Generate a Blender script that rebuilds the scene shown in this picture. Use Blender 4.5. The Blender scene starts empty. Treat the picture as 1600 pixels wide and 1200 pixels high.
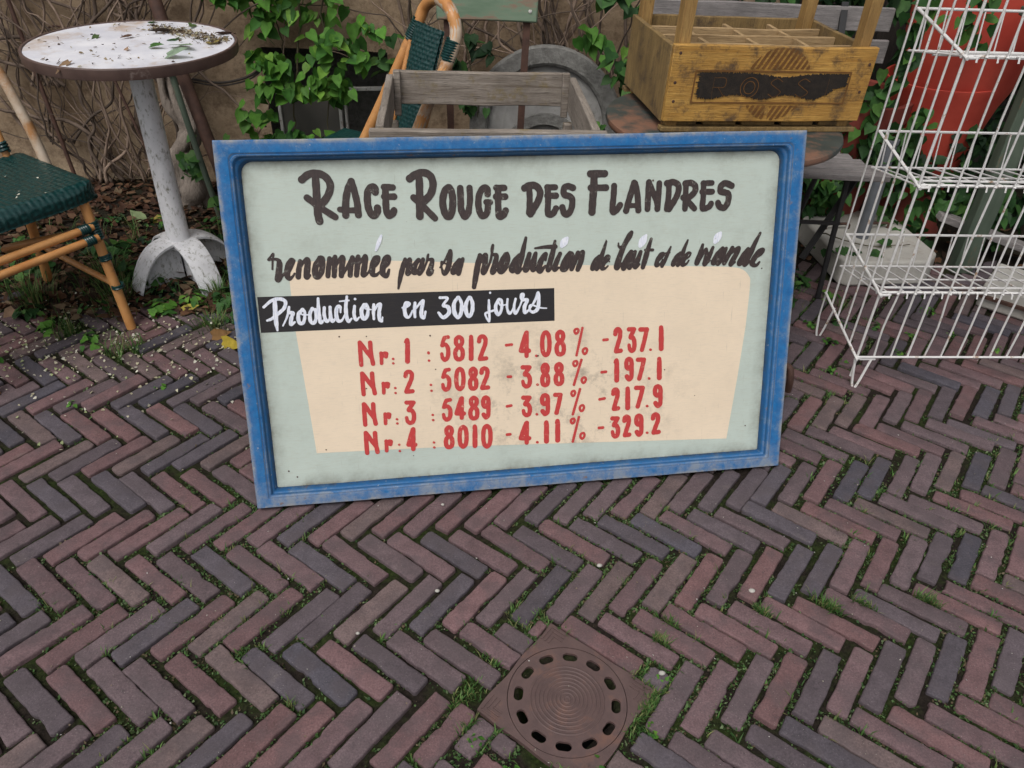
import bpy, math, random
import numpy as np
from mathutils import Matrix, Vector, noise as mnoise

R = math.radians
sc = bpy.context.scene
# ------------------------------------------------------------------ camera
cam = bpy.data.cameras.new("camera")
cam.sensor_width = 36.0
cam.lens = 36.0 * 1220.0 / 1600.0
cam.clip_end = 300.0
camo = bpy.data.objects.new("camera", cam)
sc.collection.objects.link(camo)
camo.matrix_world = (Matrix.Translation((0, 0, 1.5)) @ Matrix.Rotation(R(90 - 36.418), 4, 'X')
                     @ Matrix.Rotation(R(2.48), 4, 'Z'))
sc.camera = camo
# ------------------------------------------------------------------ sky, sun, exposure (overcast)
SUN_EL, SUN_AZ = R(58), R(205)          # azimuth clockwise from +Y
world = bpy.data.worlds.new("World")
sc.world = world
world.use_nodes = True
wn = world.node_tree
wn.nodes.clear()
sky = wn.nodes.new('ShaderNodeTexSky')
sky.sky_type = 'NISHITA'
sky.sun_disc = False
sky.sun_elevation = SUN_EL
sky.sun_rotation = SUN_AZ
sky.dust_density = 4.0
hs = wn.nodes.new('ShaderNodeHueSaturation')
hs.inputs['Saturation'].default_value = 0.20
bg = wn.nodes.new('ShaderNodeBackground')
bg.inputs['Strength'].default_value = 0.118
wo = wn.nodes.new('ShaderNodeOutputWorld')
wn.links.new(sky.outputs[0], hs.inputs['Color'])
wn.links.new(hs.outputs[0], bg.inputs['Color'])
wn.links.new(bg.outputs[0], wo.inputs['Surface'])
sun = bpy.data.lights.new("sun", 'SUN')
sun.energy = 1.3
sun.angle = R(28)
sun.color = (1.0, 0.97, 0.93)
suno = bpy.data.objects.new("sun", sun)
sc.collection.objects.link(suno)
sd = Vector((math.sin(SUN_AZ) * math.cos(SUN_EL), math.cos(SUN_AZ) * math.cos(SUN_EL), math.sin(SUN_EL)))
suno.rotation_euler = sd.to_track_quat('Z', 'Y').to_euler()
sc.view_settings.view_transform = 'Standard'
sc.view_settings.look = 'None'
sc.view_settings.exposure = 0.10
sc.view_settings.gamma = 1.0
sc.cycles.max_bounces = 8

# ------------------------------------------------------------------ materials
def new_mat(name):
    m = bpy.data.materials.new(name)
    m.use_nodes = True
    nt = m.node_tree
    b = nt.nodes['Principled BSDF']
    return m, nt, b

def N(nt, kind, **kw):
    n = nt.nodes.new('ShaderNode' + kind)
    for k, v in kw.items():
        if k in n.inputs.keys():
            n.inputs[k].default_value = v
        else:
            setattr(n, k, v)
    return n

def coords(nt, scale=(1, 1, 1), rot=(0, 0, 0)):
    tc = N(nt, 'TexCoord')
    mp = N(nt, 'Mapping')
    mp.inputs['Scale'].default_value = scale
    mp.inputs['Rotation'].default_value = rot
    nt.links.new(tc.outputs['Object'], mp.inputs['Vector'])
    return mp.outputs[0]

def noise(nt, vec, scale, detail=4, rough=0.6, dist=0.0):
    n = N(nt, 'TexNoise')
    n.inputs['Scale'].default_value = scale
    n.inputs['Detail'].default_value = detail
    n.inputs['Roughness'].default_value = rough
    n.inputs['Distortion'].default_value = dist
    nt.links.new(vec, n.inputs['Vector'])
    return n.outputs[0]

def ramp(nt, fac, stops):
    r = N(nt, 'ValToRGB')
    el = r.color_ramp.elements
    while len(el) < len(stops):
        el.new(0.5)
    for e, (p, c) in zip(el, stops):
        e.position = p
        e.color = (c, c, c, 1) if isinstance(c, (int, float)) else (*c, 1)
    nt.links.new(fac, r.inputs[0])
    return r.outputs[0]

def mix(nt, fac, a, b, mode='MIX'):
    m = N(nt, 'Mix', data_type='RGBA', blend_type=mode)
    for i, v in ((0, fac), (6, a), (7, b)):
        if isinstance(v, (int, float)):
            m.inputs[i].default_value = v
        elif isinstance(v, tuple):
            m.inputs[i].default_value = (*v, 1)
        else:
            nt.links.new(v, m.inputs[i])
    return m.outputs[2]

def bump(nt, b, h, strength=0.4, dist=0.002, prev=None):
    n = N(nt, 'Bump')
    n.inputs['Strength'].default_value = strength
    n.inputs['Distance'].default_value = dist
    nt.links.new(h, n.inputs['Height'])
    if prev is not None:
        nt.links.new(prev, n.inputs['Normal'])
    nt.links.new(n.outputs[0], b.inputs['Normal'])
    return n.outputs[0]

def simple(name, ca, cb, scale=20, rough=0.7, bs=0.3, stretch=(1, 1, 1), spots=None, spot_scale=8,
           spot_pos=(0.55, 0.68), metal=0.0, bscale=None, detail=6, bdist=0.002, tint=False, spec=0.5):
    """two-tone noise colour, optional worn spots with a shape of their own, fine bump"""
    m, nt, b = new_mat(name)
    v = coords(nt, stretch)
    f = noise(nt, v, scale, detail)
    col = mix(nt, ramp(nt, f, [(0.3, 0.0), (0.7, 1.0)]), ca, cb)
    if tint:
        a = N(nt, 'Attribute', attribute_name='tint')
        col = mix(nt, 1.0, col, a.outputs['Color'], 'MULTIPLY')
    if spots:
        s = noise(nt, v, spot_scale, 8, 0.7)
        col = mix(nt, ramp(nt, s, [(spot_pos[0], 0.0), (spot_pos[1], 1.0)]), col, spots)
    nt.links.new(col, b.inputs['Base Color'])
    b.inputs['Roughness'].default_value = rough
    b.inputs['Metallic'].default_value = metal
    b.inputs['Specular IOR Level'].default_value = spec
    if bs:
        bump(nt, b, noise(nt, v, bscale or scale * 4, 5), bs, bdist)
    return m

def plain(name, c, rough=0.7):
    return simple(name, tuple(x * 0.9 for x in c), tuple(min(1, x * 1.1) for x in c), 60, rough, 0.15)

def mat_brick():
    m, nt, b = new_mat('clay_brick')
    v = coords(nt)
    a = N(nt, 'Attribute', attribute_name='tint')
    f1 = noise(nt, v, 22, 6, 0.65)
    f2 = noise(nt, v, 240, 4, 0.7)
    f3 = noise(nt, v, 9, 8, 0.7)
    col = mix(nt, 1.0, a.outputs['Color'], ramp(nt, f1, [(0.3, 0.78), (0.7, 1.22)]), 'MULTIPLY')
    col = mix(nt, 1.0, col, ramp(nt, f2, [(0.32, 0.72), (0.5, 1.0), (0.72, 1.35)]), 'MULTIPLY')
    col = mix(nt, ramp(nt, f3, [(0.60, 0.0), (0.74, 0.45)]), col, (0.17, 0.14, 0.125))
    f5 = noise(nt, v, 38, 8, 0.8)
    col = mix(nt, ramp(nt, f5, [(0.56, 0.0), (0.68, 0.55)]), col, (0.035, 0.030, 0.034))
    f6 = noise(nt, v, 75, 6, 0.8)
    col = mix(nt, ramp(nt, f6, [(0.62, 0.0), (0.72, 0.4)]), col, (0.21, 0.175, 0.165))
    f8 = noise(nt, v, 13, 3, 0.5)
    col = mix(nt, ramp(nt, f8, [(0.48, 0.0), (0.62, 0.45)]), col, (0.078, 0.062, 0.066))
    f4 = noise(nt, v, 420, 2, 0.5)
    col = mix(nt, ramp(nt, f4, [(0.70, 0.0), (0.75, 0.8)]), col, (0.34, 0.31, 0.29))
    nt.links.new(col, b.inputs['Base Color'])
    b.inputs['Roughness'].default_value = 0.8
    b.inputs['Specular IOR Level'].default_value = 0.35
    h = N(nt, 'Math', operation='ADD')
    nt.links.new(noise(nt, v, 150, 5, 0.7), h.inputs[0])
    nt.links.new(noise(nt, v, 30, 4), h.inputs[1])
    bump(nt, b, h.outputs[0], 0.5, 0.0025)
    return m

def mat_soil():
    m, nt, b = new_mat('mossy_soil')
    v = coords(nt)
    g = noise(nt, v, 7, 6, 0.65)
    f = noise(nt, v, 90, 6, 0.7)
    soil = mix(nt, ramp(nt, f, [(0.3, 0.0), (0.7, 1.0)]), (0.009, 0.007, 0.006), (0.036, 0.028, 0.022))
    moss = mix(nt, ramp(nt, f, [(0.35, 0.0), (0.65, 1.0)]), (0.008, 0.014, 0.004), (0.040, 0.062, 0.014))
    at = N(nt, 'Attribute', attribute_name='moss')
    gm = N(nt, 'Math', operation='MULTIPLY')
    nt.links.new(ramp(nt, g, [(0.44, 0.0), (0.60, 0.85)]), gm.inputs[0])
    nt.links.new(at.outputs['Fac'], gm.inputs[1])
    col = mix(nt, gm.outputs[0], soil, moss)
    nt.links.new(col, b.inputs['Base Color'])
    b.inputs['Roughness'].default_value = 0.95
    b.inputs['Specular IOR Level'].default_value = 0.1
    bump(nt, b, f, 0.9, 0.008)
    return m

def mat_plaster():
    m, nt, b = new_mat('ochre_plaster')
    v = coords(nt)
    f1 = noise(nt, v, 2.2, 8, 0.7)
    f2 = noise(nt, v, 14, 8, 0.75)
    f3 = noise(nt, v, 5, 8, 0.7, 0.6)
    col = mix(nt, ramp(nt, f1, [(0.35, 0.0), (0.65, 1.0)]), (0.24, 0.165, 0.10), (0.40, 0.30, 0.20))
    col = mix(nt, ramp(nt, f2, [(0.46, 0.0), (0.64, 0.85)]), col, (0.13, 0.082, 0.048))
    col = mix(nt, ramp(nt, f3, [(0.60, 0.0), (0.68, 0.7)]), col, (0.40, 0.32, 0.23))
    nt.links.new(col, b.inputs['Base Color'])
    b.inputs['Roughness'].default_value = 0.92
    h = noise(nt, v, 45, 8, 0.7)
    bump(nt, b, h, 0.6, 0.01)
    return m

def mat_leaf(name, base, gloss=0.45):
    m, nt, b = new_mat(name)
    v = coords(nt)
    a = N(nt, 'Attribute', attribute_name='tint')
    f = noise(nt, v, 40, 3)
    col = mix(nt, 1.0, a.outputs['Color'], ramp(nt, f, [(0.3, 0.75), (0.7, 1.25)]), 'MULTIPLY')
    col = mix(nt, 1.0, col, base, 'MULTIPLY')
    nt.links.new(col, b.inputs['Base Color'])
    b.inputs['Roughness'].default_value = gloss
    b.inputs['Specular IOR Level'].default_value = 0.22
    tr = N(nt, 'BsdfTranslucent')
    nt.links.new(col, tr.inputs['Color'])
    ms = N(nt, 'MixShader')
    ms.inputs[0].default_value = 0.25
    out = nt.nodes['Material Output']
    nt.links.new(b.outputs[0], ms.inputs[1])
    nt.links.new(tr.outputs[0], ms.inputs[2])
    nt.links.new(ms.outputs[0], out.inputs['Surface'])
    return m

def mat_blue():
    m, nt, b = new_mat('worn_blue_paint')
    v = coords(nt)
    vs = coords(nt, (1, 1, 1))
    f1 = noise(nt, v, 19, 10, 0.78, 0.2)
    f2 = noise(nt, v, 55, 6, 0.75)
    f3 = noise(nt, v, 26, 6, 0.7)
    col = mix(nt, ramp(nt, f2, [(0.3, 0.0), (0.7, 1.0)]), (0.004, 0.090, 0.27), (0.009, 0.160, 0.41))
    col = mix(nt, ramp(nt, f1, [(0.53, 0.0), (0.65, 0.50)]), col, (0.16, 0.245, 0.33))
    g = N(nt, 'Attribute', attribute_name='wear')
    edge = ramp(nt, g.outputs['Fac'], [(0.1, 0.0), (1.0, 0.95)])
    em = N(nt, 'Math', operation='MULTIPLY')
    nt.links.new(edge, em.inputs[0])
    nt.links.new(ramp(nt, f1, [(0.36, 0.05), (0.58, 1.0)]), em.inputs[1])
    col = mix(nt, em.outputs[0], col, (0.31, 0.305, 0.29))
    col = mix(nt, ramp(nt, f3, [(0.635, 0.0), (0.69, 0.85)]), col, (0.19, 0.13, 0.105))
    f5 = noise(nt, v, 75, 5, 0.8)
    col = mix(nt, ramp(nt, f5, [(0.63, 0.0), (0.68, 0.75)]), col, (0.40, 0.39, 0.40))
    gv = N(nt, 'Attribute', attribute_name='groove')  # shade of the moulding's recesses painted into the blue, patchy like grime
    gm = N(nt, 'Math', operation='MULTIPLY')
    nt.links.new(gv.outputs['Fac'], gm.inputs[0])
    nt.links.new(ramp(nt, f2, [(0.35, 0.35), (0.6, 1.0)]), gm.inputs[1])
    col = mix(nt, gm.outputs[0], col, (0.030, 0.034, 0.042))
    nt.links.new(col, b.inputs['Base Color'])
    b.inputs['Roughness'].default_value = 0.6
    b.inputs['Specular IOR Level'].default_value = 0.28
    bump(nt, b, f2, 0.4, 0.002)
    return m

def mat_board(name, base, dirt, amount=0.5, region=None, grime=None):
    m, nt, b = new_mat(name)
    v = coords(nt)
    f1 = noise(nt, v, 5, 8, 0.7)
    f2 = noise(nt, coords(nt, (5, 1, 60)), 8, 5, 0.6)
    f3 = noise(nt, v, 130, 4, 0.7)
    f4 = noise(nt, v, 13, 8, 0.75)
    col = mix(nt, ramp(nt, f1, [(0.3, 0.0), (0.7, 1.0)]), base, tuple(x * 0.90 for x in base))
    col = mix(nt, ramp(nt, f2, [(0.50, 0.0), (0.75, 0.35)]), col, dirt)
    col = mix(nt, ramp(nt, f3, [(0.71, 0.0), (0.76, 0.8)]), col, tuple(x * 0.35 for x in base))
    f5 = noise(nt, coords(nt, (30, 1, 2.2), (0, 0.5, 0)), 9, 3, 0.5)
    col = mix(nt, ramp(nt, f5, [(0.70, 0.0), (0.76, 0.35)]), col, tuple(x * 0.6 for x in dirt))
    f6 = noise(nt, v, 34, 8, 0.8)
    col = mix(nt, ramp(nt, f6, [(0.55, 0.0), (0.75, 0.28)]), col, dirt)
    mask = ramp(nt, f4, [(0.50, 0.0), (0.70, amount)])
    if region:                                   # smudges around one spot of the board
        (cx, cz, rx, rz) = region
        tc = N(nt, 'TexCoord')
        mp = N(nt, 'Mapping', vector_type='POINT')
        mp.inputs['Location'].default_value = (-cx / rx, 0, -cz / rz)
        mp.inputs['Scale'].default_value = (1 / rx, 0.0, 1 / rz)
        nt.links.new(tc.outputs['Object'], mp.inputs['Vector'])
        gr = N(nt, 'TexGradient', gradient_type='SPHERICAL')
        nt.links.new(mp.outputs[0], gr.inputs['Vector'])
        mm = N(nt, 'Math', operation='MULTIPLY')
        nt.links.new(ramp(nt, gr.outputs['Fac'], [(0.0, 0.06), (0.6, 1.0)]), mm.inputs[0])
        nt.links.new(mask, mm.inputs[1])
        mask = mm.outputs[0]
    col = mix(nt, mask, col, tuple(x * 0.45 for x in dirt))
    if grime:                                    # dust caught along the edge of the frame
        tc = N(nt, 'TexCoord')
        sp = N(nt, 'SeparateXYZ')
        nt.links.new(tc.outputs['Object'], sp.inputs[0])
        ds = []
        for out, edge, sgn in (('X', grime[0], 1), ('X', grime[1], -1), ('Z', grime[2], 1), ('Z', grime[3], -1)):
            q = N(nt, 'Math', operation='MULTIPLY_ADD')
            nt.links.new(sp.outputs[out], q.inputs[0])
            q.inputs[1].default_value = sgn
            q.inputs[2].default_value = -sgn * edge
            ds.append(q.outputs[0])
        while len(ds) > 1:
            q = N(nt, 'Math', operation='MINIMUM')
            nt.links.new(ds.pop(), q.inputs[0])
            nt.links.new(ds.pop(), q.inputs[1])
            ds.insert(0, q.outputs[0])
        e = N(nt, 'Math', operation='MULTIPLY')
        nt.links.new(ramp(nt, ds[0], [(0.0, 0.9), (0.006, 0.5), (0.035, 0.0)]), e.inputs[0])
        nt.links.new(ramp(nt, f4, [(0.35, 0.15), (0.65, 1.0)]), e.inputs[1])
        col = mix(nt, e.outputs[0], col, tuple(x * 0.42 for x in dirt))
    gv = N(nt, 'Attribute', attribute_name='groove')  # same painted recess shade, for meshes that carry the attribute
    gm = N(nt, 'Math', operation='MULTIPLY')
    nt.links.new(gv.outputs['Fac'], gm.inputs[0])
    nt.links.new(ramp(nt, f2, [(0.35, 0.35), (0.6, 1.0)]), gm.inputs[1])
    col = mix(nt, gm.outputs[0], col, (0.030, 0.034, 0.042))
    nt.links.new(col, b.inputs['Base Color'])
    b.inputs['Roughness'].default_value = 0.6
    bump(nt, b, f3, 0.12, 0.0006)
    return m

def mat_wood(name, ca, cb, axis='X', grain=1.0, rough=0.8, tint=None, spots=None, sp=(0.58, 0.7)):
    """weathered wood: long streaks along one axis"""
    m, nt, b = new_mat(name)
    s = {'X': (2.0, 34, 34), 'Y': (34, 2.0, 34), 'Z': (34, 34, 2.0)}[axis]
    v = coords(nt, tuple(x * grain for x in s))
    f = noise(nt, v, 2.2, 8, 0.72, 0.3)
    f2 = noise(nt, coords(nt), 6, 6, 0.65)
    f3 = noise(nt, v, 9, 4, 0.7)
    col = mix(nt, ramp(nt, f, [(0.32, 0.0), (0.68, 1.0)]), ca, cb)
    col = mix(nt, ramp(nt, f2, [(0.40, 0.0), (0.7, 0.6)]), col, tuple(x * 0.55 for x in ca))
    col = mix(nt, ramp(nt, f3, [(0.56, 0.0), (0.68, 0.75)]), col, tuple(x * 0.32 for x in ca))
    f7 = noise(nt, v, 22, 3, 0.6)
    col = mix(nt, ramp(nt, f7, [(0.35, 0.30), (0.55, 0.0)]), col, tuple(x * 0.5 for x in ca))
    if spots:
        f4 = noise(nt, coords(nt), 16, 8, 0.75)
        col = mix(nt, ramp(nt, f4, [(sp[0], 0.0), (sp[1], 0.9)]), col, spots)
    nt.links.new(col, b.inputs['Base Color'])
    b.inputs['Roughness'].default_value = rough
    bump(nt, b, f3, 0.7, 0.003)
    return m

def mat_paint(name, base, drag, through):
    """brush-painted lettering: dragged lighter streaks along the stroke, thin worn spots"""
    m, nt, b = new_mat(name)
    v = coords(nt)
    f1 = noise(nt, coords(nt, (60, 1, 12)), 5, 6, 0.7)
    f2 = noise(nt, v, 70, 8, 0.75)
    f3 = noise(nt, v, 9, 4, 0.6)
    col = mix(nt, ramp(nt, f1, [(0.42, 0.0), (0.72, 0.8)]), base, drag)
    th = N(nt, 'Math', operation='MULTIPLY')
    nt.links.new(ramp(nt, f2, [(0.57, 0.0), (0.68, 0.9)]), th.inputs[0])
    nt.links.new(ramp(nt, f3, [(0.40, 0.1), (0.65, 1.0)]), th.inputs[1])
    col = mix(nt, th.outputs[0], col, through)
    nt.links.new(col, b.inputs['Base Color'])
    b.inputs['Roughness'].default_value = 0.5
    bump(nt, b, f1, 0.15, 0.0006)
    return m

M = {}
M['brick'] = mat_brick()
M['soil'] = mat_soil()
M['plaster'] = mat_plaster()
M['blue'] = mat_blue()
M['board'] = mat_board('pale_green_paint', (0.515, 0.585, 0.525), (0.40, 0.38, 0.29), 0.16, None, (0.053, 1.387, 0.045, 0.866))
M['cream'] = mat_board('cream_paint', (0.82, 0.675, 0.505), (0.56, 0.48, 0.38), 0.85, (0.80, 0.22, 0.42, 0.26))
M['banner'] = mat_board('black_banner_paint', (0.014, 0.012, 0.014), (0.05, 0.038, 0.030), 0.4)
M['ink'] = mat_paint('brown_black_paint', (0.032, 0.021, 0.020), (0.068, 0.043, 0.036), (0.40, 0.40, 0.34))
M['red'] = mat_paint('red_letter_paint', (0.55, 0.048, 0.046), (0.40, 0.045, 0.04), (0.72, 0.50, 0.36))
M['white_ink'] = mat_paint('white_letter_paint', (0.80, 0.81, 0.87), (0.42, 0.48, 0.62), (0.10, 0.09, 0.09))
M['bamboo'] = simple('bamboo_cane', (0.46, 0.19, 0.055), (0.62, 0.32, 0.12), 14, 0.42, 0.15, spots=(0.22, 0.10, 0.05), spot_scale=9, spot_pos=(0.56, 0.72))
M['bamboo_grey'] = simple('weathered_bamboo', (0.42, 0.30, 0.20), (0.58, 0.48, 0.38), 20, 0.6, 0.25, spots=(0.40, 0.19, 0.07), spot_scale=7, spot_pos=(0.5, 0.62))
M['weave'] = simple('green_cane_weave', (0.003, 0.026, 0.026), (0.009, 0.050, 0.047), 90, 0.30, 0.1, spots=(0.03, 0.08, 0.075), spot_scale=30, spot_pos=(0.58, 0.75))
M['marble'] = simple('pale_marble', (0.60, 0.61, 0.68), (0.84, 0.84, 0.88), 9, 0.4, 0.05, spots=(0.46, 0.34, 0.24), spot_scale=5, spot_pos=(0.53, 0.70))
M['rim'] = simple('brown_metal_rim', (0.075, 0.045, 0.038), (0.12, 0.075, 0.062), 18, 0.5, 0.2, spots=(0.22, 0.17, 0.15), spot_scale=14, spot_pos=(0.6, 0.68))
M['castwhite'] = simple('flaking_white_paint', (0.60, 0.60, 0.62), (0.76, 0.76, 0.78), 25, 0.6, 0.4, stretch=(1, 1, .45), spots=(0.19, 0.185, 0.145), spot_scale=70, spot_pos=(0.53, 0.68))
M['rust'] = simple('rusty_iron', (0.045, 0.022, 0.016), (0.10, 0.048, 0.032), 30, 0.75, 0.5)
M['drain'] = simple('rusted_cast_iron', (0.080, 0.049, 0.046), (0.115, 0.070, 0.064), 26, 0.62, 0.5, spots=(0.155, 0.075, 0.052), spot_scale=13, spot_pos=(0.53, 0.72), bscale=260, metal=0.0)
M['dark'] = plain('dark_void', (0.006, 0.006, 0.006), 0.95)
M['black_iron'] = simple('black_iron', (0.010, 0.010, 0.011), (0.025, 0.024, 0.024), 30, 0.55, 0.2)
M['greywood'] = mat_wood('weathered_grey_wood', (0.17, 0.135, 0.105), (0.42, 0.37, 0.32), 'X', spots=(0.20, 0.15, 0.065), sp=(0.54, 0.68))
M['greywood_y'] = mat_wood('weathered_grey_wood_side', (0.20, 0.165, 0.135), (0.36, 0.315, 0.27), 'Y')
M['benchwood'] = mat_wood('silvered_bench_wood', (0.17, 0.155, 0.15), (0.36, 0.33, 0.32), 'X', 1.4)
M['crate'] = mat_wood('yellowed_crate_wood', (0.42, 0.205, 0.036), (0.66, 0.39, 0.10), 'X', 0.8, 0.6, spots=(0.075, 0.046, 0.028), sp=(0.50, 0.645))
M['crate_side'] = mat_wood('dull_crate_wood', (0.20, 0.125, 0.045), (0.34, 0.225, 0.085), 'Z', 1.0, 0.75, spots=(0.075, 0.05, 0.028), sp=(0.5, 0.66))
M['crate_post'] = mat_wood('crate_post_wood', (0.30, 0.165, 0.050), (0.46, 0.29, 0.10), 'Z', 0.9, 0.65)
M['crate_in'] = mat_wood('crate_divider_wood', (0.34, 0.22, 0.10), (0.52, 0.36, 0.19), 'X', 0.9, 0.8)
M['crate_ink'] = simple('brown_print_ink', (0.12, 0.050, 0.012), (0.20, 0.090, 0.022), 40, 0.6, 0.2)
M['black_smear'] = simple('black_paint_smear', (0.012, 0.010, 0.009), (0.030, 0.022, 0.016), 60, 0.5, 0.5)
M['greentop'] = simple('peeling_green_table_paint', (0.030, 0.042, 0.041), (0.055, 0.072, 0.067), 12, 0.45, 0.2, spots=(0.20, 0.105, 0.070), spot_scale=4.5, spot_pos=(0.5, 0.6))
M['greenboard'] = simple('peeling_light_green_paint', (0.13, 0.20, 0.13), (0.20, 0.27, 0.19), 18, 0.6, 0.3, stretch=(.5, 2, 2), spots=(0.24, 0.17, 0.12), spot_scale=9, spot_pos=(0.52, 0.58))
M['greenpost'] = simple('green_post_paint', (0.060, 0.085, 0.060), (0.10, 0.13, 0.095), 16, 0.6, 0.3, stretch=(2, 2, .4), spots=(0.17, 0.12, 0.075), spot_scale=10, spot_pos=(0.6, 0.67))
M['stone'] = simple('grey_stone', (0.24, 0.235, 0.225), (0.36, 0.35, 0.335), 16, 0.9, 0.6, spots=(0.13, 0.12, 0.10), spot_scale=9, spot_pos=(0.55, 0.7), bscale=120)
M['stone_dark'] = simple('rough_grey_stone', (0.13, 0.125, 0.115), (0.24, 0.235, 0.22), 40, 0.95, 0.9, bscale=90, bdist=0.006)
M['concrete'] = simple('pale_concrete', (0.36, 0.345, 0.31), (0.48, 0.46, 0.42), 12, 0.9, 0.5, spots=(0.24, 0.21, 0.17), spot_scale=6, spot_pos=(0.55, 0.7), bscale=110)
M['whitewire'] = simple('white_coated_wire', (0.62, 0.605, 0.59), (0.74, 0.73, 0.715), 30, 0.45, 0.1, spots=(0.36, 0.24, 0.16), spot_scale=30, spot_pos=(0.58, 0.66))
M['redpot'] = simple('red_plastic', (0.47, 0.050, 0.034), (0.58, 0.085, 0.055), 7, 0.5, 0.1, spots=(0.30, 0.05, 0.035), spot_scale=4, spot_pos=(0.58, 0.8))
M['darkpot'] = simple('dark_red_clay', (0.16, 0.028, 0.020), (0.24, 0.045, 0.030), 10, 0.75, 0.2)
M['greytube'] = simple('grey_metal_tube', (0.105, 0.115, 0.13), (0.15, 0.16, 0.175), 20, 0.5, 0.2)
M['greypane'] = simple('grey_pane', (0.10, 0.095, 0.085), (0.15, 0.14, 0.125), 6, 0.4, 0.1)
M['whiteframe'] = simple('chipped_white_frame', (0.50, 0.49, 0.46), (0.62, 0.61, 0.58), 30, 0.6, 0.3, spots=(0.22, 0.17, 0.13), spot_scale=24, spot_pos=(0.56, 0.62))
M['vine'] = simple('bare_vine_bark', (0.15, 0.105, 0.080), (0.30, 0.225, 0.175), 35, 0.9, 0.7, stretch=(1, 1, .3), tint=True)
M['trunk'] = simple('grey_trunk_bark', (0.13, 0.105, 0.085), (0.27, 0.225, 0.19), 22, 0.95, 1.0, stretch=(1, 1, .3), bdist=0.01)
M['fence'] = mat_wood('dark_fence_wood', (0.025, 0.020, 0.017), (0.055, 0.043, 0.035), 'Z')
M['ivy'] = mat_leaf('ivy_leaf', (1, 1, 1), 0.55)
M['litter'] = mat_leaf('dry_leaf', (1, 1, 1), 0.75)
M['stem'] = plain('green_stem', (0.07, 0.06, 0.03), 0.7)

# ------------------------------------------------------------------ mesh building
class MB:
    def __init__(self):
        self.v, self.f, self.c = [], [], []
    def add(self, vs, fs, mtx=None, col=None):
        o = len(self.v)
        if mtx is not None:
            vs = [mtx @ Vector(p) for p in vs]
        self.v += [tuple(p) for p in vs]
        self.f += [tuple(i + o for i in f) for f in fs]
        self.c += [col] * len(fs)
        return self
    def box(self, c, s, mtx=None, col=None, taper=0):
        x, y, z = (k / 2 for k in s)
        vs = [(c[0] + a * x, c[1] + b * y, c[2] + d * z) for d in (-1, 1) for b in (-1, 1) for a in (-1, 1)]
        fs = [(0, 2, 3, 1), (4, 5, 7, 6), (0, 1, 5, 4), (2, 6, 7, 3), (0, 4, 6, 2), (1, 3, 7, 5)]
        return self.add(vs, fs, mtx, col)
    def bar(self, a, b, w, h, up=(0, 0, 1)):
        a, b = Vector(a), Vector(b)
        d = (b - a).normalized()
        s = d.cross(Vector(up)).normalized()
        u = s.cross(d)
        vs = [p + s * i * w / 2 + u * j * h / 2 for p in (a, b) for j in (-1, 1) for i in (-1, 1)]
        return self.add(vs, [(0, 1, 3, 2), (4, 6, 7, 5), (0, 4, 5, 1), (2, 3, 7, 6), (0, 2, 6, 4), (1, 5, 7, 3)])
    def tube(self, pts, r, n=8, cap=True, closed=False, col=None):
        pts = [Vector(p) for p in pts]
        k = len(pts)
        rs = r if isinstance(r, (list, tuple)) else [r] * k
        up = None
        vs = []
        for i, p in enumerate(pts):
            if closed:
                t = (pts[(i + 1) % k] - pts[i - 1]).normalized()
            else:
                t = (pts[min(i + 1, k - 1)] - pts[max(i - 1, 0)]).normalized()
            if up is None:
                up = t.orthogonal().normalized()
            else:
                up = (up - t * up.dot(t))
                up = up.normalized() if up.length > 1e-6 else t.orthogonal().normalized()
            s = t.cross(up)
            for j in range(n):
                a = 2 * math.pi * j / n
                vs.append(p + (up * math.cos(a) + s * math.sin(a)) * rs[i])
        fs = []
        for i in range(k if closed else k - 1):
            i2 = (i + 1) % k
            for j in range(n):
                j2 = (j + 1) % n
                fs.append((i * n + j, i * n + j2, i2 * n + j2, i2 * n + j))
        if cap and not closed:
            fs.append(tuple(range(n))[::-1])
            fs.append(tuple(range((k - 1) * n, k * n)))
        return self.add(vs, fs, None, col)
    def lathe(self, prof, n=32, c=(0, 0, 0), mtx=None, cap0=True, cap1=True):
        vs = [(c[0] + r * math.cos(2 * math.pi * j / n), c[1] + r * math.sin(2 * math.pi * j / n), c[2] + z)
              for r, z in prof for j in range(n)]
        fs = [(i * n + j, i * n + (j + 1) % n, (i + 1) * n + (j + 1) % n, (i + 1) * n + j)
              for i in range(len(prof) - 1) for j in range(n)]
        if cap0:
            fs.append(tuple(range(n))[::-1])
        if cap1:
            fs.append(tuple(range((len(prof) - 1) * n, len(prof) * n)))
        return self.add(vs, fs, mtx)
    def build(self, name, mat, parent=None, bevel=0.0, angle=40, smooth=True, seg=2):
        me = bpy.data.meshes.new(name)
        me.from_pydata([tuple(p) for p in self.v], [], self.f)
        me.materials.append(mat)
        if smooth:
            me.polygons.foreach_set('use_smooth', [True] * len(me.polygons))
            me.set_sharp_from_angle(angle=R(angle))
        if any(c is not None for c in self.c):
            at = me.color_attributes.new('tint', 'FLOAT_COLOR', 'CORNER')
            arr = np.ones((len(me.loops), 4), np.float32)
            cols = np.array([c if c is not None else (1, 1, 1) for c in self.c], np.float32)
            tot = np.array([len(f) for f in self.f])
            arr[:, :3] = np.repeat(cols, tot, axis=0)
            at.data.foreach_set('color', arr.ravel())
        me.update()
        o = bpy.data.objects.new(name, me)
        sc.collection.objects.link(o)
        if parent is not None:
            o.parent = parent
        if bevel:
            b = o.modifiers.new('bevel', 'BEVEL')
            b.width = bevel
            b.segments = seg
            b.limit_method = 'ANGLE'
            b.angle_limit = R(40)
        return o

def tag(o, label, cat, group=None):
    o['label'] = label
    o['category'] = cat
    if group:
        o['group'] = group
    return o

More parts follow.
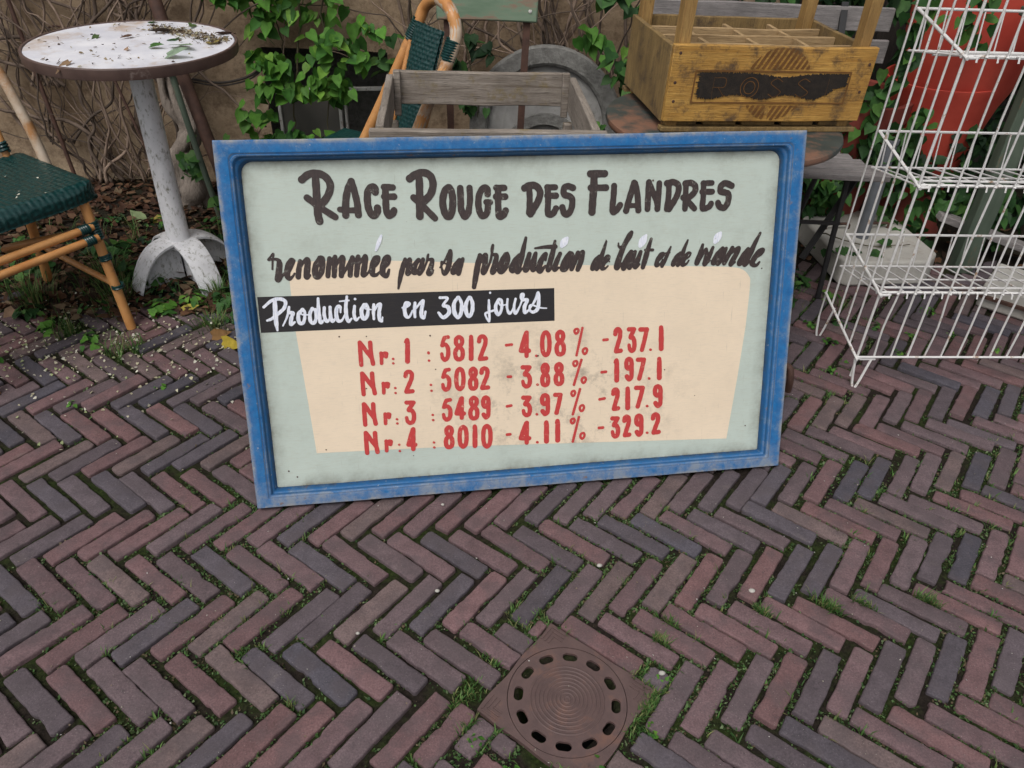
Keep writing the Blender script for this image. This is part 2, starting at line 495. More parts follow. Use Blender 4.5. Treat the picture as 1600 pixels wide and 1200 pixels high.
def thing(name, label, cat, loc=(0, 0, 0), rot=(0, 0, 0), group=None):
    o = bpy.data.objects.new(name, None)
    o.empty_display_size = 0.1
    sc.collection.objects.link(o)
    o.location = loc
    o.rotation_euler = rot
    return tag(o, label, cat, group)

def rel(o, p):
    """a world point in a thing's own coordinates"""
    m = Matrix.LocRotScale(o.location, o.rotation_euler, o.scale)
    return m.inverted() @ Vector(p)

def smooth_path(pts, k=6):
    """Catmull-Rom through tuples of any length"""
    p = [np.array(q, float) for q in pts]
    if len(p) < 3:
        return [tuple(p[0] + (p[-1] - p[0]) * t) for t in np.linspace(0, 1, k + 1)]
    closed = np.allclose(p[0], p[-1])
    out = []
    n = len(p)
    for i in range(n - 1):
        a = p[i - 1] if i > 0 else (p[n - 2] if closed else 2 * p[0] - p[1])
        d = p[i + 2] if i + 2 < n else (p[1] if closed else 2 * p[-1] - p[-2])
        b, c = p[i], p[i + 1]
        for t in np.arange(k) / k:
            out.append(tuple(0.5 * ((2 * b) + (c - a) * t + (2 * a - 5 * b + 4 * c - d) * t * t + (3 * b - a - 3 * c + d) * t ** 3)))
    out.append(tuple(p[-1]))
    return out

def contour_mesh(F, X, Z):
    """flat mesh of the region F<0 on a regular grid, with clean interpolated outlines"""
    nx, nz = F.shape
    verts, idx, faces = [], {}, []
    ins = F < 0
    def pt(i, j):
        k = (i, j)
        if k not in idx:
            idx[k] = len(verts)
            verts.append((X[i], Z[j]))
        return idx[k]
    def ed(i, j, i2, j2):
        k = (i, j, i2, j2) if (i, j) < (i2, j2) else (i2, j2, i, j)
        if k not in idx:
            a, b = F[k[0], k[1]], F[k[2], k[3]]
            t = a / (a - b)
            t = min(max(t, 0.02), 0.98)
            idx[k] = len(verts)
            verts.append((X[k[0]] + (X[k[2]] - X[k[0]]) * t, Z[k[1]] + (Z[k[3]] - Z[k[1]]) * t))
        return idx[k]
    any_ = ins[:-1, :-1] | ins[1:, :-1] | ins[1:, 1:] | ins[:-1, 1:]
    for i, j in zip(*np.nonzero(any_)):
        cs = [(i, j), (i + 1, j), (i + 1, j + 1), (i, j + 1)]
        poly = []
        for a in range(4):
            p, q = cs[a], cs[(a + 1) % 4]
            if ins[p]:
                poly.append(pt(*p))
            if ins[p] != ins[q]:
                poly.append(ed(*p, *q))
        if len(poly) > 2:
            faces.append(tuple(poly))
    return verts, faces

def stroke_field(text, res=0.0011, wob=0.0, seed=1):
    """union of brush strokes given as 'x,y,r x,y,r; ...' in tenths of a millimetre"""
    rs = np.random.RandomState(seed)
    sts = [[tuple(float(q) * 1e-4 for q in w.split(',')) for w in s.split()] for s in text.split(';')]
    al = np.array([p for s in sts for p in s])
    x0, z0 = al[:, 0].min() - 0.03, al[:, 1].min() - 0.03
    x1, z1 = al[:, 0].max() + 0.03, al[:, 1].max() + 0.03
    X = np.arange(x0, x1, res)
    Z = np.arange(z0, z1, res)
    F = np.full((len(X), len(Z)), 0.05)
    for s in sts:
        P = smooth_path(s, 14)
        ph = rs.rand() * 6
        for q, (x, z, r) in enumerate(P):
            r = max(r, 0.0008) * (1 + wob * math.sin(q * 0.55 + ph))
            i0, i1 = int((x - r - 0.004 - x0) / res), int((x + r + 0.004 - x0) / res) + 2
            j0, j1 = int((z - r - 0.004 - z0) / res), int((z + r + 0.004 - z0) / res) + 2
            d = np.hypot(X[i0:i1, None] - x, Z[None, j0:j1] - z) - r
            F[i0:i1, j0:j1] = np.minimum(F[i0:i1, j0:j1], d)
    return F, X, Z

def flat_part(name, F, X, Z, y, mat, parent):
    vs, fs = contour_mesh(F, X, Z)
    b = MB()
    b.add([(x, y, z) for x, z in vs], fs)
    return b.build(name, mat, parent, smooth=False)

def plate(F, X, Y, ztop, thick):
    """contour region lying flat, extruded downward; returns MB"""
    vs, fs = contour_mesh(F, X, Y)
    n = len(vs)
    cnt = {}
    for f in fs:
        for a, b in zip(f, f[1:] + f[:1]):
            cnt[(a, b)] = 1
    side = [(b, a, a + n, b + n) for (a, b) in cnt if (b, a) not in cnt]
    m = MB()
    m.add([(x, y, ztop) for x, y in vs] + [(x, y, ztop - thick) for x, y in vs], list(fs) + side)
    return m

# ------------------------------------------------------------------ hand lettering of the sign (board plane, tenths of mm: x,z,brush radius)
HEADING = '''1876,8233,88 2048,8348,88 2253,8365,88 2430,8280,88 2522,8098,89 2461,7877,89 2303,7677,89 2197,7633,89;2195,8234,90 2187,7940,91 2179,7643,91 2177,7419,92 2201,7258,92;1958,7813,81 2117,7682,81 2292,7546,82 2575,7346,82;3017,8162,85 2916,7958,85 2853,7698,86 2827,7379,86;3032,8121,81 3088,7860,82 3122,7615,82 3127,7379,83;2703,7519,70 2871,7495,70 3059,7489,70;3564,7903,86 3561,7996,86 3487,8021,86 3395,7926,86 3365,7721,86 3387,7494,87 3478,7349,87 3579,7432,87 3591,7526,87;3808,8008,82 3801,7746,83 3799,7482,83 3847,7343,83 3950,7386,83 3983,7457,83;3776,8013,78 3985,8000,78;3769,7790,78 4004,7784,79;4401,8195,91 4560,8292,90 4753,8324,91 4903,8239,91 4956,8054,91 4893,7829,92 4739,7663,92;4630,8174,91 4624,7874,91 4608,7571,92 4599,7300,93;4469,7750,79 4601,7619,79 4767,7452,80 4965,7239,80;5326,7959,88 5224,7858,88 5171,7631,88 5200,7401,89 5267,7277,89 5347,7300,89 5403,7471,89 5419,7700,88 5391,7872,88 5326,7959,88;5612,7938,84 5613,7657,84 5618,7426,85 5701,7260,85 5794,7363,85;5794,7363,77 5841,7650,76 5840,7940,76;6282,7781,81 6276,7906,80 6178,7927,80 6075,7777,80 6044,7548,81 6081,7335,81 6158,7255,81 6260,7349,81 6287,7580,81;6237,7591,72 6342,7582,73;6543,7899,81 6537,7630,81 6540,7359,82 6557,7232,82 6658,7258,82 6721,7369,82;6498,7925,76 6699,7919,77;6489,7714,81 6714,7708,81;7202,7900,86 7333,7960,86 7494,7941,86 7593,7794,86 7551,7601,86 7448,7429,87 7345,7264,87;7322,7859,77 7329,7608,78 7310,7297,78;7786,7885,77 7794,7594,78 7782,7321,78 7813,7242,79 7915,7258,79 7993,7383,79;7770,7905,73 7978,7899,73;7774,7702,78 7994,7695,78;8430,7872,80 8303,7916,80 8202,7870,80 8202,7719,80 8324,7677,81 8407,7596,81 8397,7401,81 8315,7246,81 8212,7249,81 8157,7404,81;8966,8144,95 8959,7854,96 8938,7561,97 8921,7270,97;8867,8201,91 9239,8196,91;8883,7862,83 9275,7855,83;9486,7889,79 9476,7644,79 9451,7349,80 9478,7249,80 9571,7306,80 9652,7418,80;10005,7950,82 9957,7788,82 9880,7534,82 9813,7275,83;10032,7939,79 10096,7686,80 10135,7277,81;9904,7399,62 10073,7394,62;10392,7954,80 10383,7718,80 10376,7301,81;10392,7954,75 10505,7715,76 10620,7454,76 10637,7293,77;10666,7927,75 10659,7671,76 10641,7293,77;10867,7922,80 11046,7943,80 11178,7851,80 11165,7657,81 11067,7461,81 10947,7280,81;10922,7881,76 10923,7604,76 10887,7282,77;11356,7905,81 11516,7911,81 11627,7823,81 11613,7685,81 11470,7549,81 11397,7511,81;11376,7850,76 11377,7571,77 11376,7275,77;11315,7557,77 11453,7449,77 11630,7271,77;11844,7897,76 11855,7578,77 11843,7297,78 11916,7265,78 12033,7312,78 12076,7381,78;11831,7897,72 12070,7899,72;11817,7687,75 12091,7680,75;12612,7814,82 12442,7882,82 12321,7821,82 12314,7686,82 12435,7652,82 12537,7595,82 12528,7398,82 12438,7269,83 12309,7303,82 12260,7396,82'''
SCRIPT = '''988,6155,24 1013,6357,24 1047,6527,24 955,6436,24 924,6385,32 1033,6397,32 1139,6376,44 1166,6290,68 1137,6108,76 1090,5901,72 1176,5963,40 1264,6052,28;1397,6097,28 1475,6237,28 1504,6337,44 1446,6350,60 1358,6201,74 1322,5998,72 1362,5904,48 1439,5952,32 1500,6031,24;1658,6327,52 1609,6129,66 1575,5942,65;1619,6129,32 1757,6327,40 1839,6348,64 1812,6161,77 1777,5941,73 1864,5974,28;2130,6373,60 2026,6214,75 1980,6031,75 2020,5920,69 2130,6025,69 2178,6228,71 2184,6371,60 2122,6390,52;2359,6360,57 2315,6140,63 2283,5936,61;2342,6160,28 2460,6360,44 2498,6383,53 2463,6155,67 2434,5933,63;2483,6154,28 2620,6353,49 2677,6355,65 2632,6127,73 2606,5932,65;2649,5961,33 2857,6282,49 2907,6358,57 2844,6118,67 2819,5933,62;2867,6159,29 3013,6338,45 3049,6367,57 3007,6132,70 2972,5927,62;3029,6152,29 3165,6332,45 3224,6366,61 3180,6125,74 3139,5930,68 3239,5957,33 3318,6057,29;3413,6095,29 3523,6214,33 3535,6333,49 3452,6310,70 3379,6137,78 3358,5956,72 3441,5906,45 3549,5985,29;3657,6064,29 3777,6183,33 3790,6323,53 3718,6320,70 3642,6147,78 3612,5949,74 3706,5874,54 3773,6027,33;4182,6270,45 4119,6086,66 4042,5838,60 3973,5551,29;4161,6084,33 4285,6262,50 4293,6162,58 4251,6039,62 4223,5904,58 4319,5952,29;4511,6240,54 4415,6115,67 4381,5939,69 4464,5946,42 4578,6129,50 4622,6248,50 4563,6046,67 4514,5898,59 4634,6002,29;4634,6002,25 4717,6207,29 4756,6362,29 4730,6244,33 4847,6227,50 4810,6057,67 4743,5896,69 4816,5889,38 4862,5971,25;5033,6027,21 5144,6169,29 5279,6383,46 5307,6409,56 5277,6185,67 5220,5977,67 5131,5871,55 5078,6004,29 5071,6172,21 5163,6126,23 5307,6057,23;5524,6200,50 5412,6053,65 5353,5893,68 5450,5936,42 5584,6130,46 5609,6217,46 5549,6047,63 5489,5856,63;6045,6290,59 5984,6051,78 5921,5756,75 5870,5498,58;6005,6050,34 6139,6251,55 6189,6284,63 6166,6085,72 6117,5854,68 6214,5914,30;6214,5914,26 6318,6185,34 6380,6528,34 6335,6415,25 6375,6304,38 6463,6274,55 6429,6096,72 6352,5853,68 6450,5904,30;6694,6286,59 6605,6131,72 6536,5928,77 6582,5849,60 6699,5979,64 6757,6188,60 6738,6311,47;7048,6251,55 6927,6118,68 6837,5913,73 6905,5863,47 7034,6050,56;7220,6686,36 7156,6426,60 7087,6154,75 6987,5843,69 7118,5918,28;7305,6277,58 7241,6063,73 7191,5879,69 7278,5912,43 7445,6246,51 7462,6262,51 7414,6034,69 7387,5871,65 7496,5924,30;7720,6107,32 7727,6266,52 7611,6111,73 7544,5905,78 7582,5828,65 7714,5958,30;7968,6575,36 7917,6333,67 7835,6038,74 7784,5854,65 7889,5908,30;7453,6415,26 7717,6436,47 7978,6437,58;8098,6252,54 7999,6032,69 7950,5858,65 8065,5900,30;8350,6248,65 8240,6086,78 8163,5879,78 8241,5850,57 8372,6038,65 8416,6216,56 8350,6270,48;8565,6261,56 8465,6013,70 8399,5847,61;8465,6013,30 8636,6231,52 8691,6257,61 8637,6027,74 8561,5832,66;9123,6147,46 9018,6033,61 8949,5846,66 9016,5878,40 9146,6093,39;9306,6515,30 9233,6283,52 9147,6028,66 9061,5820,53 9150,5877,26;9260,5937,22 9370,6041,31 9391,6130,37 9324,6124,53 9248,5981,62 9206,5835,57 9284,5828,35 9362,5889,22;9630,6460,22 9643,6374,33 9743,6366,55 9916,6599,59 9969,6721,52 9898,6621,68 9766,6359,68 9671,6115,79 9598,5845,80 9731,5939,29;9975,6228,62 9846,6021,75 9779,5813,71 9889,5911,40 10041,6133,49 10079,6224,49 10000,5994,71 9936,5826,67 10047,5905,29;10230,6218,51 10157,6009,71 10094,5833,67 10206,5898,29;10502,6536,40 10430,6302,62 10360,6044,76 10299,5816,62;10348,6261,33 10552,6254,40;10743,5977,22 10835,6082,31 10861,6151,31 10782,6139,49 10696,6001,62 10668,5853,60 10769,5889,29 10833,5995,22;11037,6314,27 10964,6143,47 10881,5950,54 10817,5825,49;10907,6156,25 11009,6171,29;11307,6147,43 11197,6046,56 11114,5857,63 11203,5915,34 11333,6085,38;11493,6470,27 11416,6278,49 11335,6041,63 11246,5829,50 11363,5930,27;11453,5970,23 11560,6054,27 11583,6136,27 11503,6126,43 11418,5994,58 11379,5837,56 11482,5859,32 11547,5945,23;11907,6335,40 11850,6108,72 11764,5859,68 11889,6019,34 11994,6212,41 12024,6189,41 12025,6079,54 11979,5861,59 11970,5817,45;12195,6259,43 12098,6015,66 11988,5823,59 12127,5921,27;12463,6220,57 12328,6067,73 12228,5857,75 12360,5912,45 12510,6126,50 12563,6217,45 12471,6018,70 12354,5830,68 12478,5907,27;12733,6223,57 12633,6033,68 12529,5827,62;12635,6011,32 12811,6176,45 12914,6203,59 12822,6004,75 12712,5798,66 12833,5848,27;13174,6178,55 13057,6017,73 12958,5805,76 13090,5882,41 13239,6098,48;13484,6584,36 13362,6336,62 13242,6054,78 13102,5777,69 13257,5853,28;13417,5936,32 13562,6041,41 13602,6140,53 13498,6106,69 13374,5938,78 13314,5791,74 13432,5735,46 13520,5820,32'''
DOTS = '''3638,6865,30 3567,6705,51 3486,6514,27;8283,6641,39 8207,6545,94 8142,6448,52;10363,6637,31 10278,6501,97 10214,6379,57;12381,6629,36 12305,6517,99 12243,6399,54'''
BANNER_TEXT = '''687,5240,33 897,5397,39 1082,5424,44 1208,5358,44 1174,5204,44 1023,5068,42 850,4944,38 731,4902,28;964,5382,51 946,5096,58 941,4831,52 951,4641,24;1094,4750,19 1221,4985,28 1285,5211,30 1265,5079,38 1367,5062,42 1313,4932,47 1293,4781,47 1391,4831,24;1605,5135,42 1495,5020,47 1488,4826,47 1572,4790,43 1631,4916,38 1646,5084,33 1582,5136,33 1571,5016,19 1754,4994,19;1838,5147,42 1773,5029,43 1767,4836,47 1851,4783,43 1910,4925,38 1905,5119,38;1999,5392,31 1988,5139,45 1989,4897,50 2014,4779,41 2090,4843,24;2129,5157,36 2112,4964,43 2157,4808,43 2234,4884,24 2269,5162,36 2263,4956,43 2297,4800,41 2385,4876,24;2514,5016,21 2514,5162,36 2436,5141,45 2403,4949,50 2443,4805,45 2534,4820,29 2616,4962,19;2698,5406,31 2656,5179,45 2649,4936,48 2684,4780,41 2771,4844,24;2514,5295,19 2737,5308,24;2866,5156,36 2839,4951,43 2875,4807,38 2963,4871,19;2892,5337,31 2894,5332,31;3104,5181,43 3027,5039,50 3055,4834,51 3153,4886,46 3191,5079,38 3152,5191,33 3120,5083,19 3260,5051,19;3340,5174,36 3320,4999,41 3319,4808,31;3339,4998,19 3433,5153,36 3505,5166,41 3463,4992,46 3457,4801,46 3512,4736,27 3536,4841,19;4046,5059,25 4160,5079,28 4226,5147,35 4145,5176,43 4094,5031,48 4121,4842,48 4208,4820,30 4291,4970,25;4365,5166,38 4343,4993,43 4345,4805,33;4355,4992,20 4490,5152,33 4575,5207,38 4525,5009,48 4510,4830,48 4570,4767,33 4616,4928,28;4999,5268,36 5188,5246,33 5066,5072,36 5186,5023,51 5210,4872,51 5057,4755,46 4943,4885,33;5441,5247,38 5346,5097,49 5350,4864,54 5434,4735,44 5516,4856,49 5537,5088,44 5479,5245,38 5442,5252,38;5734,5238,38 5652,5082,49 5644,4875,54 5717,4747,44 5798,4868,49 5818,5074,49 5772,5231,38 5734,5243,38;6239,5144,28 6237,4898,39 6234,4589,26 6136,4785,29 6236,4838,31 6379,4877,26;6275,5336,28 6277,5331,28;6489,5150,36 6413,4993,44 6429,4810,49 6493,4759,37 6561,4907,39 6566,5115,36 6489,5150,31 6525,5000,18 6680,5006,18;6722,5147,29 6705,4926,34 6767,4771,37 6860,4892,24 6930,5144,31 6887,4943,34 6923,4763,37 7044,4962,24;7044,4962,21 7140,5230,34 7080,5241,39 7099,5115,39 7234,5104,42 7161,4930,50 7172,4777,45 7278,4845,21;7278,4845,21 7439,5086,34 7519,5283,34 7538,5094,45 7502,4860,50 7383,4779,42 7291,4845,32 7332,4968,26 7568,4883,21 7739,4861,16'''
FIGURES = '''2924,4220,55 2919,3928,56 2920,3634,56;2939,4207,55 3058,4008,56 3178,3824,56;3182,4205,56 3184,3912,56 3216,3645,56;3435,3912,48 3437,3785,48 3432,3643,48;3441,3785,48 3500,3894,48 3571,3896,48 3554,3812,48;3725,3747,30 3735,3741,30;3723,3628,30 3733,3622,30;4055,4167,28 4100,4221,45 4121,4186,56 4107,3939,65 4091,3655,63;4633,3863,30 4644,3857,30;4632,3841,30 4643,3835,30;4636,3647,30 4646,3641,30;5153,4238,51 5061,4225,51;5061,4225,51 5023,4126,51 4992,4026,48;4995,4019,46 5086,4044,51 5144,3926,57 5131,3728,57 5060,3641,57 4996,3693,52 4976,3803,43;5439,4222,57 5510,4159,57 5500,4042,57 5429,3975,57 5348,3885,57 5324,3779,57 5349,3664,58 5416,3630,58 5491,3662,58 5518,3768,58 5504,3887,57 5429,3975,57 5362,4050,57 5363,4168,57 5439,4222,57;5731,4153,29 5745,4211,46 5751,4176,57 5742,3920,66 5732,3628,64;5954,4080,57 5976,4175,57 6050,4207,57 6118,4143,58 6109,3993,58 6039,3815,58 5962,3618,58;5962,3606,58 6125,3614,58;2923,3407,56 2919,3128,57 2921,2846,57;2938,3395,56 3053,3203,57 3169,3027,57;3172,3391,57 3175,3111,57 3206,2855,57;3438,3104,49 3440,2982,49 3435,2847,49;3444,2982,49 3497,3087,49 3562,3088,49 3546,3008,49;3732,2966,30 3742,2959,30;3732,2830,30 3742,2824,30;4017,3266,57 4040,3351,57 4113,3379,57 4177,3321,57 4164,3186,57 4093,3028,58 4014,2853,58;4014,2842,58 4173,2848,58;4652,2989,30 4662,2983,30;4660,2829,31 4671,2823,31;5142,3370,52 5050,3359,52;5050,3359,52 5012,3269,52 4981,3179,49;4984,3173,46 5076,3194,52 5135,3087,58 5123,2907,58 5052,2829,58 4986,2877,53 4966,2977,44;5429,3371,58 5355,3299,58 5325,3104,58 5339,2904,59 5408,2822,59 5482,2895,59 5512,3092,58 5497,3290,58 5429,3371,58;5776,3355,58 5836,3297,58 5828,3189,59 5768,3127,59 5699,3044,59 5680,2947,59 5701,2841,59 5757,2810,59 5821,2839,59 5844,2936,59 5831,3047,59 5768,3127,59 5711,3196,58 5712,3305,58 5776,3355,58;5991,3232,59 6011,3317,58 6081,3345,58 6145,3287,59 6136,3153,59 6070,2996,59 5999,2822,59;5999,2811,59 6152,2817,59;2908,2580,57 2902,2298,58 2902,2014,58;2922,2567,58 3028,2374,58 3136,2196,58;3141,2563,58 3142,2281,58 3170,2022,58;3431,2272,49 3431,2147,50 3426,2009,50;3435,2147,50 3483,2254,50 3541,2256,50 3526,2174,50;3722,2109,31 3733,2102,31;3726,1992,31 3736,1986,31;4002,2548,58 4183,2536,58;4173,2525,58 4090,2410,58 4048,2339,58 4132,2310,59 4174,2191,59 4150,2031,59 4075,1978,59 4001,2030,53 3978,2136,44;4660,2161,31 4671,2155,31;4664,2016,31 4675,2009,31;5137,2544,53 5037,2534,53;5037,2534,53 4997,2444,53 4964,2353,50;4967,2347,47 5066,2368,53 5130,2259,59 5117,2077,59 5041,2000,60 4971,2049,53 4948,2150,44;5447,2563,59 5437,2293,59 5427,2021,60;5433,2553,59 5358,2353,59 5296,2161,59;5296,2151,59 5485,2137,60;5767,2558,59 5835,2496,59 5826,2381,60 5759,2316,60 5682,2229,60 5659,2126,60 5684,2014,60 5748,1980,60 5820,2009,60 5845,2113,60 5830,2230,60 5759,2316,60 5695,2390,59 5695,2505,59 5767,2558,59;6146,2371,60 6092,2286,60 6027,2313,60 6011,2425,60 6040,2523,59 6100,2541,59 6149,2471,60 6148,2260,60 6133,2048,60 6069,1985,60 6012,2074,60;2898,1788,58 2893,1508,59 2894,1224,59;2912,1776,58 3020,1582,59 3130,1404,59;3134,1770,59 3136,1488,59 3164,1231,59;3409,1519,50 3410,1390,50 3405,1247,51;3414,1390,50 3468,1500,50 3533,1501,50 3517,1416,50;3741,1392,31 3751,1385,31;3741,1214,31 3752,1208,31;4135,1799,59 4120,1520,60 4104,1238,60;4122,1788,59 4049,1581,59 3988,1383,60;3987,1372,60 4161,1358,60;4656,1384,31 4667,1378,31;4658,1242,32 4668,1235,32;5081,1783,60 5144,1721,60 5134,1609,60 5071,1545,60 4998,1460,60 4977,1359,60 4998,1249,60 5057,1215,61 5124,1245,61 5149,1346,60 5136,1461,60 5071,1545,60 5012,1618,60 5013,1731,60 5081,1783,60;5453,1763,60 5380,1690,60 5350,1490,60 5364,1285,61 5432,1200,61 5506,1274,61 5536,1476,60 5521,1680,60 5453,1763,60;5729,1702,30 5757,1755,48 5770,1721,60 5762,1477,70 5753,1199,67;6091,1742,60 6014,1665,61 5985,1456,61 6002,1241,61 6074,1152,61 6152,1229,61 6181,1440,61 6164,1654,61 6091,1742,60;6661,3936,39 6809,3943,39;7205,4239,60 7200,3929,60 7196,3617,60;7190,4227,60 7111,3997,60 7048,3776,60;7048,3764,60 7258,3751,60;7454,3605,33 7466,3598,33;7715,4220,60 7641,4139,60 7616,3921,60 7638,3699,61 7711,3608,61 7786,3690,61 7811,3909,60 7788,4131,60 7715,4220,60;8100,4214,60 8173,4149,60 8167,4028,60 8100,3958,60 8022,3865,61 8003,3756,61 8032,3638,61 8099,3603,61 8173,3636,61 8196,3745,61 8177,3869,61 8100,3958,60 8030,4035,60 8027,4157,60 8100,4214,60;8536,4268,33 8493,4246,33 8482,4197,33 8515,4145,33 8559,4155,33 8591,4216,33 8574,4260,33 8536,4268,33;8696,4283,38 8543,3555,38;8771,3729,34 8724,3701,34 8713,3640,34 8749,3577,34 8795,3589,34 8829,3664,34 8811,3719,34 8771,3729,34;9279,3929,40 9383,3933,40;9595,4072,61 9608,4168,61 9666,4201,61 9724,4137,61 9723,3986,61 9675,3807,62 9623,3608,62;9623,3596,62 9753,3606,62;9968,4181,61 10109,4174,61;10102,4162,61 10046,4039,62 10018,3963,62 10086,3935,62 10127,3812,62 10119,3643,62 10066,3585,62 10005,3637,56 9979,3748,46;10284,4159,62 10461,4149,62;10456,4132,62 10408,3881,62 10342,3594,62;10576,3589,34 10589,3582,34;10823,4126,31 10846,4183,50 10861,4147,62 10871,3892,72 10882,3599,69;6691,3076,39 6769,3074,39;7090,3310,61 7270,3299,61;7260,3289,61 7183,3182,61 7144,3114,61 7229,3087,61 7275,2977,61 7258,2826,61 7187,2777,61 7112,2825,55 7085,2924,46;7477,2810,34 7489,2803,34;7693,3345,61 7752,3285,61 7747,3173,61 7691,3109,61 7628,3023,61 7611,2922,61 7634,2813,62 7689,2781,62 7750,2811,62 7769,2912,62 7754,3026,61 7691,3109,61 7635,3180,61 7633,3293,61 7693,3345,61;8064,3338,61 8130,3279,61 8125,3170,62 8064,3108,62 7994,3024,62 7976,2926,62 8002,2819,62 8063,2787,62 8130,2816,62 8151,2915,62 8133,3026,62 8064,3108,62 8001,3177,61 7998,3287,61 8064,3338,61;8510,3394,34 8466,3369,34 8456,3315,34 8489,3259,34 8533,3270,34 8566,3336,34 8549,3385,34 8510,3394,34;8675,3415,38 8476,2744,39;8745,2925,34 8700,2897,34 8689,2838,34 8723,2775,34 8769,2787,34 8803,2861,34 8785,2914,34 8745,2925,34;9240,3040,41 9355,3045,41;9590,3292,31 9627,3344,50 9649,3310,62 9654,3067,72 9660,2790,69;10061,3185,63 10010,3098,63 9940,3125,63 9917,3240,63 9942,3340,62 10003,3359,62 10058,3287,63 10069,3071,63 10065,2854,63 10002,2790,63 9938,2880,63;10237,3328,63 10407,3318,63;10402,3302,63 10356,3064,63 10292,2793,63;10563,2782,35 10576,2775,35;10807,3263,32 10827,3315,50 10840,3282,63 10849,3047,73 10859,2779,70;6650,2257,40 6762,2271,40;7093,2468,62 7260,2457,62;7251,2447,62 7179,2347,62 7143,2284,62 7222,2258,62 7265,2155,62 7249,2014,62 7183,1968,62 7113,2014,56 7088,2107,47;7450,1978,34 7462,1970,34;7755,2332,62 7696,2252,62 7622,2278,62 7601,2385,62 7631,2477,62 7698,2493,62 7755,2426,62 7759,2226,62 7748,2026,63 7678,1967,63 7612,2052,63;7963,2488,62 8109,2478,62;8104,2463,62 8058,2235,63 7996,1976,63;8457,2565,34 8417,2540,34 8407,2485,34 8437,2427,34 8478,2438,34 8508,2506,34 8493,2555,34 8457,2565,34;8641,2600,39 8449,1905,40;8698,2141,35 8653,2111,35 8641,2047,35 8677,1979,35 8723,1992,35 8757,2071,35 8739,2130,35 8698,2141,35;9192,2276,41 9330,2292,41;9572,2409,63 9584,2497,63 9636,2526,63 9687,2468,63 9686,2330,64 9643,2166,64 9597,1985,64;9597,1974,64 9714,1982,64;9942,2477,32 9962,2530,51 9974,2497,64 9980,2255,73 9987,1978,71;10213,2535,64 10400,2523,64;10394,2507,64 10342,2269,64 10271,1997,64;10535,1991,36 10548,1984,36;10904,2361,64 10849,2276,64 10773,2303,64 10747,2416,64 10773,2515,64 10839,2532,64 10900,2462,64 10913,2249,64 10911,2036,65 10843,1973,65 10773,2062,65;6633,1452,41 6719,1455,41;7175,1748,63 7171,1465,63 7167,1180,63;7159,1738,63 7076,1529,63 7010,1329,63;7009,1318,63 7233,1300,63;7455,1170,35 7467,1162,35;7670,1673,32 7701,1725,50 7718,1691,63 7716,1452,73 7714,1179,70;7980,1690,32 8011,1744,51 8028,1709,63 8027,1463,73 8027,1181,70;8446,1773,35 8404,1750,35 8394,1697,35 8426,1642,35 8468,1652,35 8500,1716,35 8484,1764,35 8446,1773,35;8615,1803,40 8452,1111,40;8720,1336,35 8674,1308,35 8662,1244,35 8698,1177,35 8745,1190,35 8779,1267,35 8761,1325,35 8720,1336,35;9185,1451,42 9296,1453,42;9561,1700,64 9709,1689,64;9701,1679,64 9641,1571,65 9611,1503,65 9682,1476,65 9724,1365,65 9714,1215,65 9657,1165,65 9594,1213,58 9568,1313,49;9903,1606,65 9915,1691,65 9969,1720,65 10023,1662,65 10022,1527,65 9978,1367,65 9930,1191,65;9930,1180,65 10051,1187,65;10384,1550,65 10334,1466,65 10265,1493,65 10242,1605,65 10266,1702,65 10326,1720,65 10381,1650,65 10392,1439,65 10389,1228,65 10327,1166,66 10264,1255,65;10560,1208,36 10573,1200,36;10721,1614,65 10734,1698,65 10798,1725,65 10861,1667,65 10861,1535,65 10810,1379,66 10755,1207,66;10755,1196,66 10898,1201,66'''
CREAM = [(1354, 6319), (3664, 6257), (7184, 6018), (10397, 5852), (11799, 5777), (12692, 5723), (13057, 5640), (13251, 5461), (13305, 5217), (13260, 4079), (13120, 2634), (12917, 847), (8542, 1058), (5028, 1226), (1603, 1321), (1502, 2874), (1382, 4587), (1366, 5521)]
BANNER = [(559, 5496), (4244, 5433), (7945, 5377), (7951, 4518), (4195, 4566), (552, 4601)]

rng = random.Random(11)

# ================================================================== the setting: ground, bricks, wall
BW, BL, BYAW = 0.05591, 0.2134, R(35.56)
U = Vector((math.cos(BYAW), -math.sin(BYAW), 0))
V = Vector((-math.sin(BYAW), -math.cos(BYAW), 0))
AL = (U - V).normalized()
PE = (U + V).normalized()
DRC = Vector((0.144, 0.928, 0))
DRS = 0.27

def border(x):
    """where the paving ends and the planting bed begins"""
    if x < -0.9:
        return 2.40 + 0.05 * math.sin(x * 5)
    if x > 0.9:
        return 2.98 + 0.05 * math.sin(x * 4)
    return 2.40 + (x + 0.9) / 1.8 * 0.58

def ground_z(x, y):
    yb = border(x)
    n = mnoise.noise(Vector((x * 3, y * 3, 0))) * 0.012 + mnoise.noise(Vector((x * 14, y * 14, 3))) * 0.004
    t = min(max((y - yb + 0.10) / 0.20, 0), 1)
    z = (1 - t) * (-0.0115 + n * 0.28) + t * (0.004 + n)
    if (Vector((x, y, 0)) - DRC).length < 0.092:
        z = -0.16
    return z

